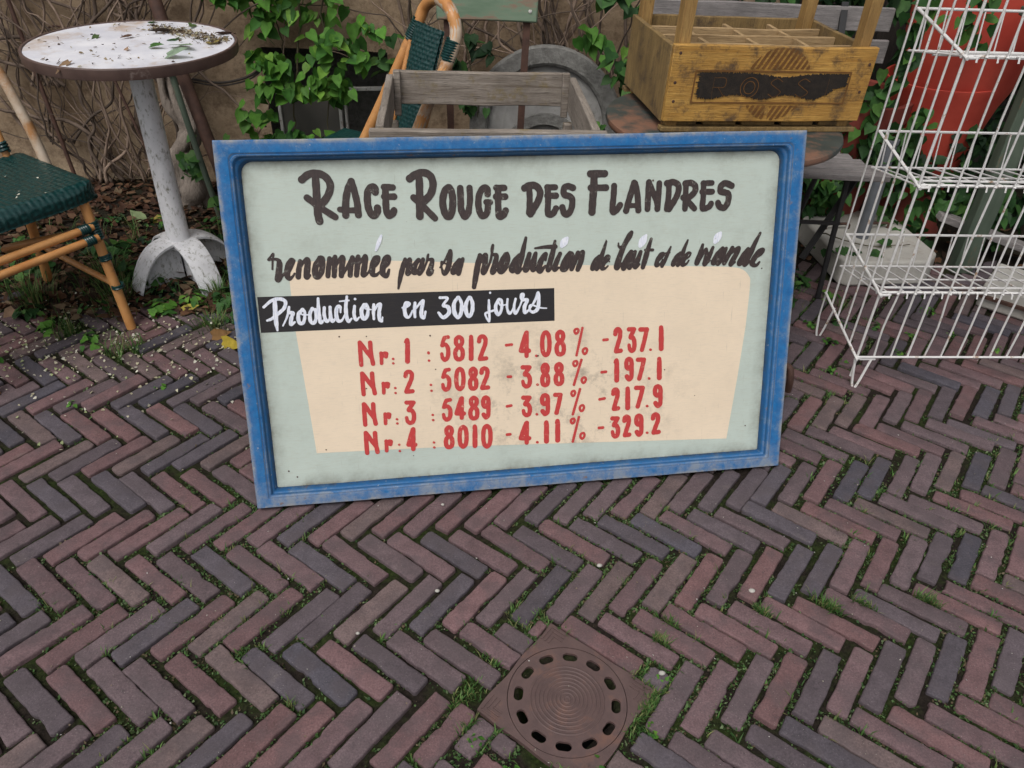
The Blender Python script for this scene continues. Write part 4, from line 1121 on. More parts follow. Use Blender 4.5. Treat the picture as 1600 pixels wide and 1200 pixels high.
# ================================================================== bottle crate
CW, CD, CH = .595, .405, .232
cr = thing('bottle_crate', 'yellowed wooden bottle crate with a black paint smear over its printed name', 'crate', (.388, 2.222, .776), (0, R(1.0), R(10.2)))
def emb(field_fn, name, mat, yoff, res=.0012):
    X = np.arange(.02, CW - .01, res)
    Z = np.arange(.03, CH - .002, res)
    A, B = np.meshgrid(X, Z, indexing='ij')
    return flat_part(name, field_fn(A, B), X, Z, yoff, mat, cfp)
cfp = plank('front_panel', (CW / 2, 0, .031 + (CH - .031) / 2), (CW, .018, CH - .031), M['crate'], cr, .002)
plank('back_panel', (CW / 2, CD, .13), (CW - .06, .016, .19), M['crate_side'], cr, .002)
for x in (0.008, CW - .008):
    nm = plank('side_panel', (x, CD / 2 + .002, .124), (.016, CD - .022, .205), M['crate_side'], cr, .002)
for x, y in ((.034, .030), (CW - .034, .030), (.034, CD - .028), (CW - .034, CD - .028)):
    plank('corner_post', (x, y, .30), (.034, .040, .60), M['crate_post'], cr, .002)
for k in range(3):
    plank('divider', (CW / 2, CD * (k + 1) / 4 + .004, .137), (CW - .036, .012, .15), M['crate_in'], cr, .001)
for k in range(3):
    plank('divider', (CW * (k + 1) / 4, CD / 2, .134), (.012, CD - .03, .149), M['crate_in'], cr, .001)
for k in range(5):
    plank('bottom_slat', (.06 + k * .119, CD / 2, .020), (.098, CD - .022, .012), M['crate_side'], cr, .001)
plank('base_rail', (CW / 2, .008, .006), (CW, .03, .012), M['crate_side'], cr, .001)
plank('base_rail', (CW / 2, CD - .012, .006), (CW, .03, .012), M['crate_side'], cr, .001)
EX, EZ, ER = .315, .134, .098
RX0, RX1, RZ0, RZ1 = .072, .530, .083, .168
def stripes(A, B):
    t = (A - EX) * math.cos(R(-28)) + (B - EZ) * math.sin(R(-28))
    s = np.abs(((t / .0145) % 1) - .5) * .0145 - .0042
    c = np.hypot(A - EX, B - EZ) - ER
    band = np.minimum(B - (RZ0 - .007), (RZ1 + .007) - B)
    gap = .006 - np.abs(A - EX + .012) + np.where(B < EZ, 0, -1)
    return np.maximum.reduce([s, c, band, gap])
emb(stripes, 'sunburst_print', M['crate_ink'], -.0108)
def frame_line(A, B):
    d = np.maximum(np.maximum(RX0 - A, A - RX1), np.maximum(RZ0 - B, B - RZ1))
    return np.abs(d) - .0021
emb(frame_line, 'border_print', M['crate_ink'], -.0108)
rs_ = np.random.RandomState(4)
def smear(A, B):
    top = RZ1 - .004 - .010 * np.exp(-((A - .33) / .06) ** 2)
    bot = RZ0 + .016 + .006 * np.sin(A * 40)
    bot = np.where(A > .44, bot + (A - .44) * .32, bot)
    d = np.maximum(np.maximum(.082 - A, A - .525), np.maximum(bot - B, B - top))
    streak = sum(np.sin(A * f + p) for f, p in ((310, 1), (523, 2), (877, .4), (1290, 3))) * .0009
    side = sum(np.sin(B * f + p) for f, p in ((260, 1), (611, 2.2), (990, .3))) * .002
    return d + streak + np.where((A < .13) | (A > .46), side, 0)
emb(smear, 'paint_smear', M['black_smear'], -.0116, .0009)
lt = []
for k, chh in enumerate('ROSSI'):
    x0 = .128 + k * .082
    z0, z1 = .100, .150
    if chh == 'R':
        lt += [[(x0, z0), (x0, z1)], [(x0, z1), (x0 + .03, z1), (x0 + .036, z1 - .012), (x0 + .03, z1 - .025), (x0, z1 - .025)], [(x0 + .015, z1 - .025), (x0 + .036, z0)]]
    elif chh == 'O':
        for q in (1.0, .62):
            lt.append([(x0 + .025 + .026 * q * math.cos(a), .125 + .027 * q * math.sin(a)) for a in np.linspace(0, 2 * math.pi, 13)])
    elif chh == 'S':
        lt.append([(x0 + .038, z1 - .008), (x0 + .02, z1), (x0 + .004, z1 - .012), (x0 + .02, .126), (x0 + .038, .113), (x0 + .02, z0), (x0 + .002, z0 + .008)])
    else:
        lt.append([(x0 + .012, z0), (x0 + .012, z1)])
for piece in (lt[:3], lt[3:5], lt[5:6], lt[6:7], lt[7:]):
    F, X, Z = stroke_field(';'.join(' '.join('%d,%d,9' % (x * 1e4, z * 1e4) for x, z in s) for s in piece), .0009)
    flat_part('print_letter', F, X, Z, -.0124, M['crate_ink'], cfp)
for x, z in ((.020, .212), (.018, .135), (.022, .085), (CW - .022, .115), (CW - .016, .19)):
    MB().lathe([(.0045, 0), (.004, .0008), (.002, .0011)], 10, (0, 0, 0), Matrix.Translation((x, -.0090, z)) @ Matrix.Rotation(R(90), 4, 'X')).build('nail_head', M['rust'], cfp)

# ================================================================== white wire rack
rk = thing('wire_rack', 'tall white wire display rack with three slung trays standing on the bricks at the right', 'rack', (1.115, 2.12, 0), (0, 0, R(4.2)))
RWD, RDP, RH = 0.95, .305, 1.28
wr = .0033
fp = MB()
for k in range(18):
    x = k * .0559
    bx, by = (rng.gauss(0, .003), rng.gauss(0, .0025)) if k else (0, 0)
    fp.tube(smooth_path([(x, 0, .105 if k else .03), (x + bx, by, .22), (x - bx, -by * .5, .36), (x + by, bx, .52), (x, 0, .69), (x - by, by, .87), (x, 0, 1.04), (x, 0, RH)], 3), wr if k else .0042, 6)
    for z in (.108, .345, .69, 1.035):
        fp.add([(x + a * .0052, b_ * .0052 - .003, z + c_ * .0052 - .004) for a, b_, c_ in ((1, 0, 0), (-1, 0, 0), (0, 1, 0), (0, -1, 0), (0, 0, 1), (0, 0, -1))], [(0, 2, 4), (2, 1, 4), (1, 3, 4), (3, 0, 4), (2, 0, 5), (1, 2, 5), (3, 1, 5), (0, 3, 5)])
fp.tube([(-.003, -.005, .108), (RWD, -.005, .108)], .0042, 6)
fp.tube([(.06, -.004, .100), (.008, -.004, .100)], .0042, 6)
fp.tube([(0, 0, RH), (RWD, 0, RH)], .0042, 6)
fp.build('front_panel', M['whitewire'], rk, angle=60)
for sx in (-.004, RWD + .004):
    sp = MB()
    for k in range(1, 6):
        y = k * RDP / 5
        sp.tube([(sx, y, .112 + .055 * k / 5 - (.10 if k == 5 else 0)), (sx, y, RH)], wr, 6)
    sp.tube(smooth_path([(sx + .012, -.006, .104), (sx, -.004, .104), (sx - .002, .01, .110), (sx - .003, RDP, .170)], 6), .0042, 6)
    sp.build('side_panel', M['whitewire'], rk, angle=60)
    MB().tube(smooth_path([(sx, .0, .10), (sx + .012, -.012, .004), (sx + .022, -.02, .000), (sx + .05, -.006, .098)], 5), .0042, 6).build('foot', M['whitewire'], rk)
    MB().tube(smooth_path([(sx, RDP, .075), (sx + .005, RDP - .012, .002), (sx + .02, RDP - .012, .002), (sx + .045, RDP - .005, .11)], 5), .0038, 6).build('foot', M['whitewire'], rk)
for z in (.345, .690, 1.035):
    tr_ = MB()
    tr_.tube([(-.006, .010, z - .006), (RWD, .010, z - .006)], .0052, 6)            # front rail
    tr_.tube([(.02, .035, z - .002), (RWD, .035, z - .002)], .0036, 6)
    tr_.tube([(-.006, RDP - .01, z + .052), (RWD, RDP - .01, z + .052)], .0042, 6)   # back top rail
    tr_.tube([(.0, RDP - .03, z - .055), (RWD, RDP - .03, z - .055)], .0036, 6)      # back low rail
    for q in (.15,):
        tr_.tube([(.0, q, z - .02 - q * .11), (RWD, q, z - .02 - q * .11)], .0030, 6)
    for sx in (-.002, RWD):
        tr_.tube(smooth_path([(sx + .035, -.004, z - .006), (sx + .006, -.004, z - .006), (sx, .012, z), (sx, RDP - .01, z + .052)], 6), .0046, 6)
        tr_.tube([(sx, .02, z - .006), (sx, RDP - .03, z - .055)], .0030, 6)
    for k in range(17):
        x = .028 + k * .0559
        tr_.tube([(x, RDP - .01, z + .052), (x, RDP - .03, z - .055), (x, .02, z - .006), (x, -.006, z - .002), (x, -.010, z - .016)], .0026, 5)
    tr_.build('tray', M['whitewire'], rk, angle=60)

# ================================================================== things behind: parasol base, bench, pots, stone disc ...
pb = thing('parasol_base', 'pale concrete slab parasol base with grey tube and rusty handles inside the rack view', 'parasol base', (1.47, 3.06, 0), (0, 0, R(8)))
oct_ = []
sx, sy, ch_ = .215, .25, .07
for a, b_ in ((sx, sy - ch_), (sx - ch_, sy), (-sx + ch_, sy), (-sx, sy - ch_), (-sx, -sy + ch_ * .4), (-sx + ch_ * .4, -sy), (sx - ch_, -sy), (sx, -sy + ch_)):
    oct_.append((a, b_))
m_ = MB()
m_.add([(x, y, 0) for x, y in oct_] + [(x * .985, y * .985, .105) for x, y in oct_],
       [tuple(range(8, 16)), tuple(range(7, -1, -1))] + [(i, (i + 1) % 8, 8 + (i + 1) % 8, 8 + i) for i in range(8)])
m_.build('slab', M['concrete'], pb, bevel=.012, seg=3)
MB().lathe([(.027, .09), (.027, .50), (.030, .503), (.030, .52), (.024, .52), (.024, .40)], 24, (-.035, -.02, 0), Matrix.Rotation(R(-1), 4, 'Y'), cap1=False).build('tube', M['greytube'], pb)
for s in (-1, 1):
    MB().tube(smooth_path([(s * .09 - .05 - .02, .06, .10), (s * .09 - .048 - .02, .06, .125), (s * .09 - .02, .06, .128), (s * .09 + .048 - .02, .06, .125), (s * .09 + .05 - .02, .06, .10)], 5), .006, 8).build('handle', M['rust'], pb)

bn = thing('slatted_bench', 'silvered slatted wooden bench with black iron legs partly hidden behind the crate', 'bench', (.92, 2.72, 0))
for k in range(5):
    plank('seat_slat', (-.012 - .027 * k, -.01 + .058 * k, .488), (.80, .052, .022), M['benchwood'], bn, .003)
for z in (.80, .905):
    plank('back_slat', (-.0, .47 + (z - .8) * .25, z), (.90, .022, .082), M['benchwood'], bn, .003)
for s in (-1, 1):
    MB().tube(smooth_path([(s * .29 - .03, -.03, 0), (s * .29 - .03, .0, .25), (s * .29 - .03, .02, .455)], 5), .011, 8).build('leg', M['black_iron'], bn)
    MB().tube([(s * .29 - .10, .30, 0), (s * .29 - .03, .28, .455)], .011, 8).build('leg', M['black_iron'], bn)
    MB().bar((s * .29 - .03, .30, .455), (s * .29 - .03, .50, .96), .025, .010, (0, 1, 0)).build('back_support', M['black_iron'], bn)
MB().bar((.16, -.02, .16), (.33, .10, .45), .022, .010).build('brace', M['black_iron'], bn)
MB().bar((-.34, .0, .30), (.27, .0, .30), .012, .012).build('brace', M['black_iron'], bn)

rp = thing('plant_pot', 'tapering bright red plant pot standing behind the white wire rack', 'plant pot', (1.79, 3.42, 0.0), (0, R(-3), 0))
MB().lathe([(.10, .19), (.115, .192), (.125, .22), (.175, .42), (.236, .64), (.2405, .66), (.241, .667), (.237, .669), (.232, .665), (.21, .56)], 72, cap1=False).build('body', M['redpot'], rp, angle=35)
MB().lathe([(.15, 0), (.14, .01), (.105, .188)], 40).build('stand', M['darkpot'], rp)
rp3 = thing('plant_pot', 'upper red pot stacked inside the tapering red pot behind the rack', 'plant pot', (1.775, 3.42, .52), (0, R(3), 0))
MB().lathe([(.17, 0), (.18, .004), (.232, .16), (.275, .56), (.28, .565), (.285, .57), (.292, .64), (.285, .65), (.275, .65), (.26, .55)], 72, cap1=False).build('body', M['redpot'], rp3, angle=35)
MB().lathe([(.262, .56), (.10, .57)], 40, cap0=False).build('soil', M['soil'], rp3)
rp2 = thing('plant_pot', 'dark red clay pot half covered by ivy between the crate and the rack', 'plant pot', (1.38, 3.42, 0.0))
MB().lathe([(.15, 0), (.16, .006), (.22, .50), (.245, .505), (.25, .585), (.24, .59), (.225, .585), (.21, .45)], 64, cap1=False).build('body', M['darkpot'], rp2, angle=35)
MB().lathe([(.212, .53), (.10, .54)], 40, cap0=False).build('soil', M['soil'], rp2)

sd_ = thing('stone_disc', 'round grey stone wheel with raised rough rim leaning on the wall', 'stone wheel', (.095, 3.36, .40), (R(-10), 0, 0))
ax = Matrix.Rotation(R(90), 4, 'X')
MB().lathe([(.325, -.05), (.325, .02), (.316, .034), (.258, .034), (.248, .026), (.245, .004)], 80, (0, 0, 0), ax, cap0=True, cap1=False).build('rim', M['stone_dark'], sd_, angle=35)
MB().lathe([(.246, .004), (.180, .006)], 80, (0, 0, 0), ax, cap0=False, cap1=False).build('face', M['stone'], sd_)
MB().lathe([(.180, .006), (.178, .030), (.135, .030), (.132, .006)], 64, (0, -.12, 0), ax, cap0=False, cap1=False).build('inner_ring', M['stone_dark'], sd_, angle=35)
MB().lathe([(.19, .0045), (.001, .0045)], 48, (0, 0, 0), ax, cap0=False, cap1=False).build('hub_face', M['stone'], sd_)
gch = thing('folding_chair', 'folded garden chair with peeling green slat and rusty iron legs by the wall', 'folding chair', (-.145, 2.98, 0), (R(-5), 0, R(2)))
plank('back_slat', (0, 0, .92), (.365, .018, .085), M['greenboard'], gch, .006)
plank('back_slat', (0, .005, 1.03), (.365, .018, .085), M['greenboard'], gch, .006)
plank('seat_slat', (0, .03, .36), (.34, .018, .07), M['greenboard'], gch, .004)
plank('seat_slat', (0, .03, .27), (.34, .018, .07), M['greenboard'], gch, .004)
for xa, xb in ((.150, .125), (-.150, -.120)):
    MB().bar((xa, .016, 1.06), (xb, .016, 0), .026, .012, (0, 1, 0)).build('leg', M['rust'], gch)
bo = MB()
for s in (-1, 1):
    MB().lathe([(.007, 0), (.006, .003), (.002, .0045)], 10, (0, 0, 0), Matrix.Translation((s * .155, -.009, .915)) @ Matrix.Rotation(R(90), 4, 'X')).build('bolt', M['whiteframe'], gch)

cs = thing('window_casement', 'small chipped white window frame with a dull grey pane in the wall opening', 'window frame', (-.85, 3.50, .10))
for (a, b_, w_) in (((-.235, 0, 0), (-.235, 0, .36), .014), ((.035, 0, 0), (.035, 0, .365), .014), ((.06, 0, 0), (.06, 0, .37), .010)):
    MB().bar(a, b_, w_, .02, (0, 1, 0)).build('stile', M['whiteframe'], cs, bevel=.002)
MB().bar((-.235, -.003, .367), (.26, -.003, .395), .014, .02, (0, 1, 0)).build('top_rail', M['whiteframe'], cs, bevel=.002)
MB().box((-.10, .004, .175), (.255, .005, .35)).build('pane', M['greypane'], cs)

gp = thing('green_trestle', 'green painted wooden trestle with a grey lower plank behind the rack', 'trestle', (1.86, 2.98, 0))
for x in (0.0, .62):
    plank('leg', (x, 0, .48), (.085, .055, .97), M['greenpost'], gp, .004)
MB().bar((-.12, .10, .20), (.35, .06, .06), .075, .028).build('lower_plank', M['benchwood'], gp, bevel=.003)
plank('top_board', (.31, 0, .985), (.86, .16, .03), M['greenpost'], gp, .004)

cb = thing('concrete_block', 'worn concrete block with a rusty edge behind the rack at the right border', 'concrete block', (1.98, 2.68, 0), (0, 0, R(-38)))
MB().box((0, 0, .05), (.30, .24, .10)).build('block', M['concrete'], cb, bevel=.01)
MB().bar((-.155, -.124, .052), (.155, -.124, .052), .02, .012, (0, 0, 1)).build('edge_strip', M['rust'], cb)

# iron odds and ends at the wall on the left
pip = tag(MB().tube([(-1.53, 3.40, 1.06), (-1.455, 3.33, .74), (-1.307, 3.20, .307), (-1.20, 3.11, 0)], .026, 14).build('iron_pipe', M['rust']),
          'thick dark rusty iron pipe leaning behind the round marble table', 'pipe')
tag(MB().tube([(-2.19, 3.45, 1.0), (-2.122, 3.44, .795), (-2.045, 3.40, .05)], .009, 8).build('iron_rod', M['rust']), 'thin dark iron rod leaning on the wall above the rattan chair', 'rod')
tag(MB().tube([(-1.80, 3.42, .70), (-1.62, 3.36, .03)], .006, 8).build('iron_rod', M['rust']), 'thinner iron rod leaning close behind the white table pedestal', 'rod')
sp_ = thing('standpipe', 'thin grey green water pipe with a small tap between pedestal and iron pipe', 'standpipe', (-1.37, 3.18, 0))
MB().tube([(.06, -.02, 0), (-.005, .0, .40), (-.045, .02, .66)], .013, 10).build('tube', M['greenpost'], sp_)
MB().lathe([(.018, -.03), (.022, -.02), (.022, .02), (.016, .03)], 12, (-.045, .0, .64)).tube([(-.09, .0, .635), (-.0, .0, .645)], .009, 8).build('tap', M['greytube'], sp_)
tag(MB().tube([(.045 * math.cos(t * .3927), 0, .016 * math.sin(t * .3927)) for t in range(16)], .004, 6, closed=True).build('iron_ring', M['rust']), 'small rusty ring fixed to the wall at the upper left', 'ring').location = (-1.985, 3.50, .675)
for k, (dz, lb) in enumerate(((0, 'dark cable sagging along the wall left of the ivy'), (-.012, 'second thinner cable just below the first on the wall'))):
    tag(MB().tube(smooth_path([(-1.50, 3.51, .50 + dz), (-1.34, 3.505, .485 + dz), (-1.20, 3.50, .52 + dz), (-1.12, 3.50, .58 + dz)], 8), .006 - .002 * k, 6).build('cable', M['fence']), lb, 'cable')
hk = tag(MB().tube(smooth_path([(.90, 2.06, .0), (.893, 2.05, .05), (.888, 2.06, .085), (.875, 2.08, .09)], 6), .011, 10).build('iron_hook', M['rust']), 'short dark iron foot beside the lower right corner of the sign', 'iron foot')

# ================================================================== plants
LEAF = ([(0, 0, 0), (.32, -.10, .03), (.50, .18, .05), (.40, .52, .03), (.17, .82, -.01), (0, 1.06, -.06),
         (-.17, .82, -.01), (-.40, .52, .03), (-.50, .18, .05), (-.32, -.10, .03), (0, .30, -.045), (0, .66, -.05)],
        [(0, 1, 2, 10), (10, 2, 3, 11), (11, 3, 4, 5), (11, 5, 6, 7), (10, 11, 7, 8), (0, 10, 8, 9)])
def leaf(mb, p, nrm, size, col, wide=1.0, droop=True, r=rng):
    n = Vector(nrm).normalized()
    tip = Vector((r.gauss(0, .5), r.gauss(0, .3), -1.0 if droop else r.gauss(0, 1)))
    t = tip - n * tip.dot(n)
    t = t.normalized() if t.length > 1e-4 else n.orthogonal()
    s = t.cross(n)
    m = Matrix(((s.x * size * wide, t.x * size, n.x * size, p[0]), (s.y * size * wide, t.y * size, n.y * size, p[1]),
                (s.z * size * wide, t.z * size, n.z * size, p[2]), (0, 0, 0, 1)))
    fold = r.uniform(.5, 2.2)
    mb.add([(x * r.uniform(.9, 1.1), y, z * fold) for x, y, z in LEAF[0]], LEAF[1], m, col)

def leaf_col(r, tone):
    k = r.random()
    base = {'bright': ((.080, .205, .028), (.040, .125, .020), (.135, .27, .04)), 'mid': ((.042, .115, .026), (.022, .068, .018), (.075, .17, .035)),
            'dark': ((.020, .055, .018), (.012, .034, .013), (.045, .11, .028))}[tone]
    a, b_, c = base
    c0 = a if k < .5 else (b_ if k < .85 else c)
    g = r.uniform(.8, 1.2)
    return tuple(x * g for x in c0)

def ivy(name, label, regions, stems, seed, mats='ivy', group=None):
    """regions: (centre, half-size, count, leaf size range, tone, face)"""
    r = random.Random(seed)
    o = thing(name, label, 'climbing plant' if name != 'hedge' else 'hedge', (regions[0][0][0], regions[0][0][1], 0), group=group)
    off = Vector(o.location)
    b = MB()
    for c, h, cnt, (s0, s1), tone, face in regions:
        hubs = [[c[i] + h[i] * r.uniform(-1, 1) for i in range(3)] for _ in range(max(4, cnt // 14))]
        for _ in range(cnt):
            q = r.choice(hubs)
            p = [q[i] + r.gauss(0, .24) * min(h[i], .22) for i in range(3)]
            p[2] = max(p[2], .012)
            nr = Vector(face) + Vector((r.gauss(0, .45), r.gauss(0, .4), r.gauss(0, .45)))
            leaf(b, Vector(p) - off, nr, r.uniform(s0, s1) * .77, leaf_col(r, tone), r.uniform(.75, 1.0), True, r)
    b.build('foliage', M[mats], o, angle=180)
    sm = MB()
    for pts, rad in stems:
        P = smooth_path(pts, 8)
        P = [Vector(p) - off + Vector((r.gauss(0, .004), r.gauss(0, .004), 0)) for p in P]
        sm.tube(P, [rad * (1 - .5 * i / len(P)) for i in range(len(P))], 6)
    if stems:
        sm.build('stem', M['stem'], o, angle=180)
    return o

F0 = (0, -.75, .55)
ivy('climbing_vine', 'bright green leafy climber hanging down the wall above the sign left half',
    [((-.93, 3.40, .86), (.18, .05, .20), 190, (.045, .092), 'bright', F0), ((-.96, 3.40, .60), (.16, .05, .12), 95, (.055, .085), 'bright', F0),
     ((-.98, 3.38, .40), (.20, .04, .13), 85, (.05, .085), 'bright', F0), ((-.98, 3.36, .20), (.20, .05, .12), 85, (.05, .08), 'mid', F0),
     ((-.66, 3.38, .68), (.07, .04, .08), 26, (.05, .08), 'bright', F0), ((-1.12, 3.42, .60), (.06, .03, .04), 14, (.05, .08), 'bright', F0),
     ((-1.10, 3.42, .93), (.16, .04, .08), 46, (.06, .095), 'bright', F0)],
    [([(-.95, 3.45, 1.3), (-.93, 3.43, .8), (-1.0, 3.42, .45), (-1.0, 3.41, .2)], .006), ([(-.86, 3.45, 1.3), (-.84, 3.43, .85), (-.84, 3.42, .5), (-.86, 3.41, .3)], .005),
     ([(-1.1, 3.5, .95), (-1.05, 3.48, .75), (-1.0, 3.45, .55)], .004)], 3)
ivy('climbing_vine', 'sparse dark leafy shoots hanging between the rattan chair and the stone wheel',
    [((-.26, 3.32, .68), (.05, .04, .10), 22, (.055, .085), 'dark', F0), ((-.20, 3.30, .53), (.05, .03, .05), 16, (.05, .07), 'mid', F0),
     ((-.16, 3.32, .70), (.02, .02, .04), 5, (.06, .08), 'dark', F0), ((-.50, 3.42, .62), (.12, .04, .14), 26, (.05, .085), 'mid', F0), ((-.38, 3.42, .94), (.08, .04, .04), 16, (.05, .085), 'mid', F0),
     ((-.20, 3.2, .30), (.06, .04, .08), 18, (.045, .07), 'mid', F0)],
    [([(-.28, 3.38, 1.2), (-.26, 3.36, .8), (-.2, 3.34, .5), (-.22, 3.34, .2)], .004), ([(-.5, 3.46, 1.2), (-.48, 3.46, .8), (-.52, 3.46, .45)], .005)], 4)
ivy('climbing_vine', 'leafy green ivy clump between the stone wheel and the bottle crate',
    [((.45, 3.12, .60), (.10, .06, .15), 100, (.055, .085), 'mid', F0), ((.36, 3.18, .50), (.08, .05, .06), 26, (.05, .08), 'mid', F0), ((.32, 3.22, .76), (.10, .05, .06), 16, (.055, .085), 'bright', F0),
     ((.40, 3.10, .42), (.10, .05, .06), 30, (.045, .07), 'mid', F0), ((.34, 3.30, .92), (.12, .05, .05), 24, (.055, .09), 'mid', F0)],
    [([(.5, 3.4, 1.2), (.45, 3.25, .8), (.38, 3.18, .45), (.36, 3.2, .1)], .006)], 5)
ivy('hedge', 'dense dark ivy filling the background behind crate, bench and rack',
    [((1.05, 3.62, .95), (.55, .10, .16), 420, (.055, .09), 'dark', F0), ((1.12, 3.30, .50), (.16, .08, .42), 330, (.05, .085), 'mid', (-.2, -.75, .5)), ((1.5, 3.10, .75), (.12, .05, .30), 130, (.05, .08), 'mid', (-.3, -.75, .4)),
     ((1.35, 3.18, .45), (.20, .06, .28), 200, (.05, .08), 'mid', F0), ((2.25, 3.50, .30), (.45, .12, .26), 330, (.055, .09), 'dark', F0), ((2.3, 3.72, .80), (.55, .08, .25), 260, (.06, .095), 'dark', F0), ((1.6, 3.5, .98), (.3, .08, .14), 150, (.055, .09), 'dark', F0),
     ((1.85, 3.16, .16), (.22, .10, .16), 140, (.055, .085), 'mid', F0), ((.98, 2.98, .15), (.12, .14, .13), 80, (.05, .08), 'dark', F0), ((1.75, 3.24, .36), (.35, .05, .12), 110, (.05, .08), 'dark', F0), ((2.7, 3.3, .3), (.4, .2, .3), 200, (.055, .09), 'dark', F0)],
    [([(1.2, 3.6, 0), (1.15, 3.5, .5), (1.25, 3.6, 1.2)], .012), ([(2.2, 3.7, 0), (2.3, 3.65, .6), (2.2, 3.75, 1.3)], .012)], 6)
ivy('trailing_ivy', 'few dark ivy leaves lying over the pale concrete parasol base',
    [((1.40, 2.90, .118), (.14, .03, .01), 11, (.05, .075), 'mid', (0, -.2, 1)), ((1.55, 2.94, .118), (.06, .03, .01), 4, (.045, .065), 'mid', (0, -.2, 1))],
    [([(1.25, 3.0, .13), (1.42, 2.93, .115), (1.6, 2.96, .115)], .003)], 7)
ivy('climbing_vine', 'small leafy shoots at the foot of the gnarled trunk behind the table pedestal',
    [((-1.42, 3.24, .28), (.06, .03, .10), 20, (.05, .085), 'mid', F0), ((-1.27, 3.10, .12), (.05, .04, .09), 22, (.05, .08), 'mid', F0)],
    [([(-1.42, 3.26, 0), (-1.42, 3.26, .3)], .003)], 8)

# bare woody vines on the wall
def bare_vine(name, label, roots, n, x_spread, seed, rad=(.004, .016), zmax=1.2, y=3.49):
    r = random.Random(seed)
    o = thing(name, label, 'vine', (roots[0][0], roots[0][1], 0))
    off = Vector(o.location)
    b = MB()
    for k in range(n):
        x, yy, z = roots[k % len(roots)]
        p = Vector((x + r.gauss(0, .05), y - abs(r.gauss(0, .025)), z))
        d = Vector((r.gauss(0, .7) * x_spread, 0, 1)).normalized()
        P, rr = [], r.uniform(*rad) if r.random() < .5 else rad[0] * r.uniform(.6, 1.4)
        for s in range(r.randint(10, 26)):
            P.append(p - off)
            d = (d + Vector((r.gauss(0, .30), r.gauss(0, .09), r.gauss(0, .24) + .05))).normalized()
            p = p + d * .055
            p.y = min(max(p.y, y - .10), y + .025)
            if p.z > zmax:
                break
        if len(P) > 3:
            Q = smooth_path(P, 3)
            g = r.choice((r.uniform(.30, .6), r.uniform(.7, 1.25)))
            b.tube(Q, [rr * (1 - .55 * i / len(Q)) * r.uniform(.9, 1.12) for i in range(len(Q))], 6, col=(g, g * .97, g * .94))
    b.build('stem', M['vine'], o, angle=180)
    return o
bare_vine('bare_vine', 'tangle of bare brown vine stems climbing the wall at the left', [(-1.95, 3.48, .02), (-1.80, 3.48, .05), (-2.1, 3.48, .2), (-1.72, 3.48, .12), (-2.05, 3.48, .45), (-1.9, 3.48, .55), (-1.55, 3.48, .45), (-1.65, 3.48, .7)], 96, .8, 21, (.003, .0105))
bare_vine('bare_vine', 'bare dark vine stems on the wall above the stone wheel', [(.02, 3.48, .62), (.2, 3.48, .55), (.35, 3.46, .5), (.12, 3.48, .7), (-.3, 3.48, .55), (-.45, 3.48, .5)], 64, 1.0, 22, (.003, .011))
gt = thing('gnarled_trunk', 'short gnarled grey vine trunk against the wall behind the pedestal', 'trunk', (-1.50, 3.30, 0))
tr2 = MB()
tp = smooth_path([(.02, .02, -.02), (.04, 0, .10), (.0, .03, .22), (.05, .06, .32), (-.02, .08, .45), (-.05, .12, .62)], 8)
n_ = 14
for q in range(3):
    tr2.tube([(x + .022 * math.cos(q * 2.1 + z * 9), y + .022 * math.sin(q * 2.1 + z * 9), z) for x, y, z in tp],
             [(.058 - .045 * min(1, i / len(tp) * 1.15)) * (1 + .16 * math.sin(i * .9 + q)) for i in range(len(tp))], n_, col=(1, 1, 1))
tr2.build('trunk', M['trunk'], gt, angle=180)
tr2 = MB()
tr2.tube(smooth_path([(.0, .03, .22), (.06, .0, .30), (.08, .03, .36), (.03, .08, .5)], 8), .018, 10, col=(1, 1, 1))
tr2.build('branch', M['trunk'], gt, angle=180)

# ================================================================== leaf litter, weeds, petals (uncountable)
def stuff(o):
    o['kind'] = 'stuff'
    return o
r = random.Random(77)
lb = MB()
def in_bed(x, y):
    return y > border(x) - .06
cnt = 0
while cnt < 5200:
    x, y = r.uniform(-2.6, 2.6), r.uniform(2.3, 3.52)
    if r.random() < .55:
        x = r.uniform(-2.4, -.6)
    if not in_bed(x, y) or (x > -.4 and r.random() < .5):
        continue
    c = r.choice(((.13, .065, .035), (.09, .045, .028), (.17, .095, .055), (.06, .035, .024), (.20, .14, .085), (.11, .05, .03)))
    g = r.uniform(.7, 1.2)
    leaf(lb, (x, y, max(ground_z(x, y), 0) + r.uniform(.002, .016)), (r.gauss(0, .4), r.gauss(0, .4), 1), r.uniform(.012, .044), tuple(q * g * .85 for q in c), r.uniform(.5, 1), False, r)
    cnt += 1
stuff(lb.build('leaf_litter', M['litter'], angle=180))

def blade(mb, p, h, lean, col, w=.0022):
    d = Vector((lean[0], lean[1], 0))
    s = Vector((-lean[1], lean[0], 0))
    s = s.normalized() * w if s.length > 1e-5 else Vector((w, 0, 0))
    p = Vector(p)
    a, b_, c = p, p + d * .35 + Vector((0, 0, h * .65)), p + d + Vector((0, 0, h))
    mb.add([a - s, a + s, b_ + s * .75, b_ - s * .75, c], [(0, 1, 2, 3), (3, 2, 4)], None, col)

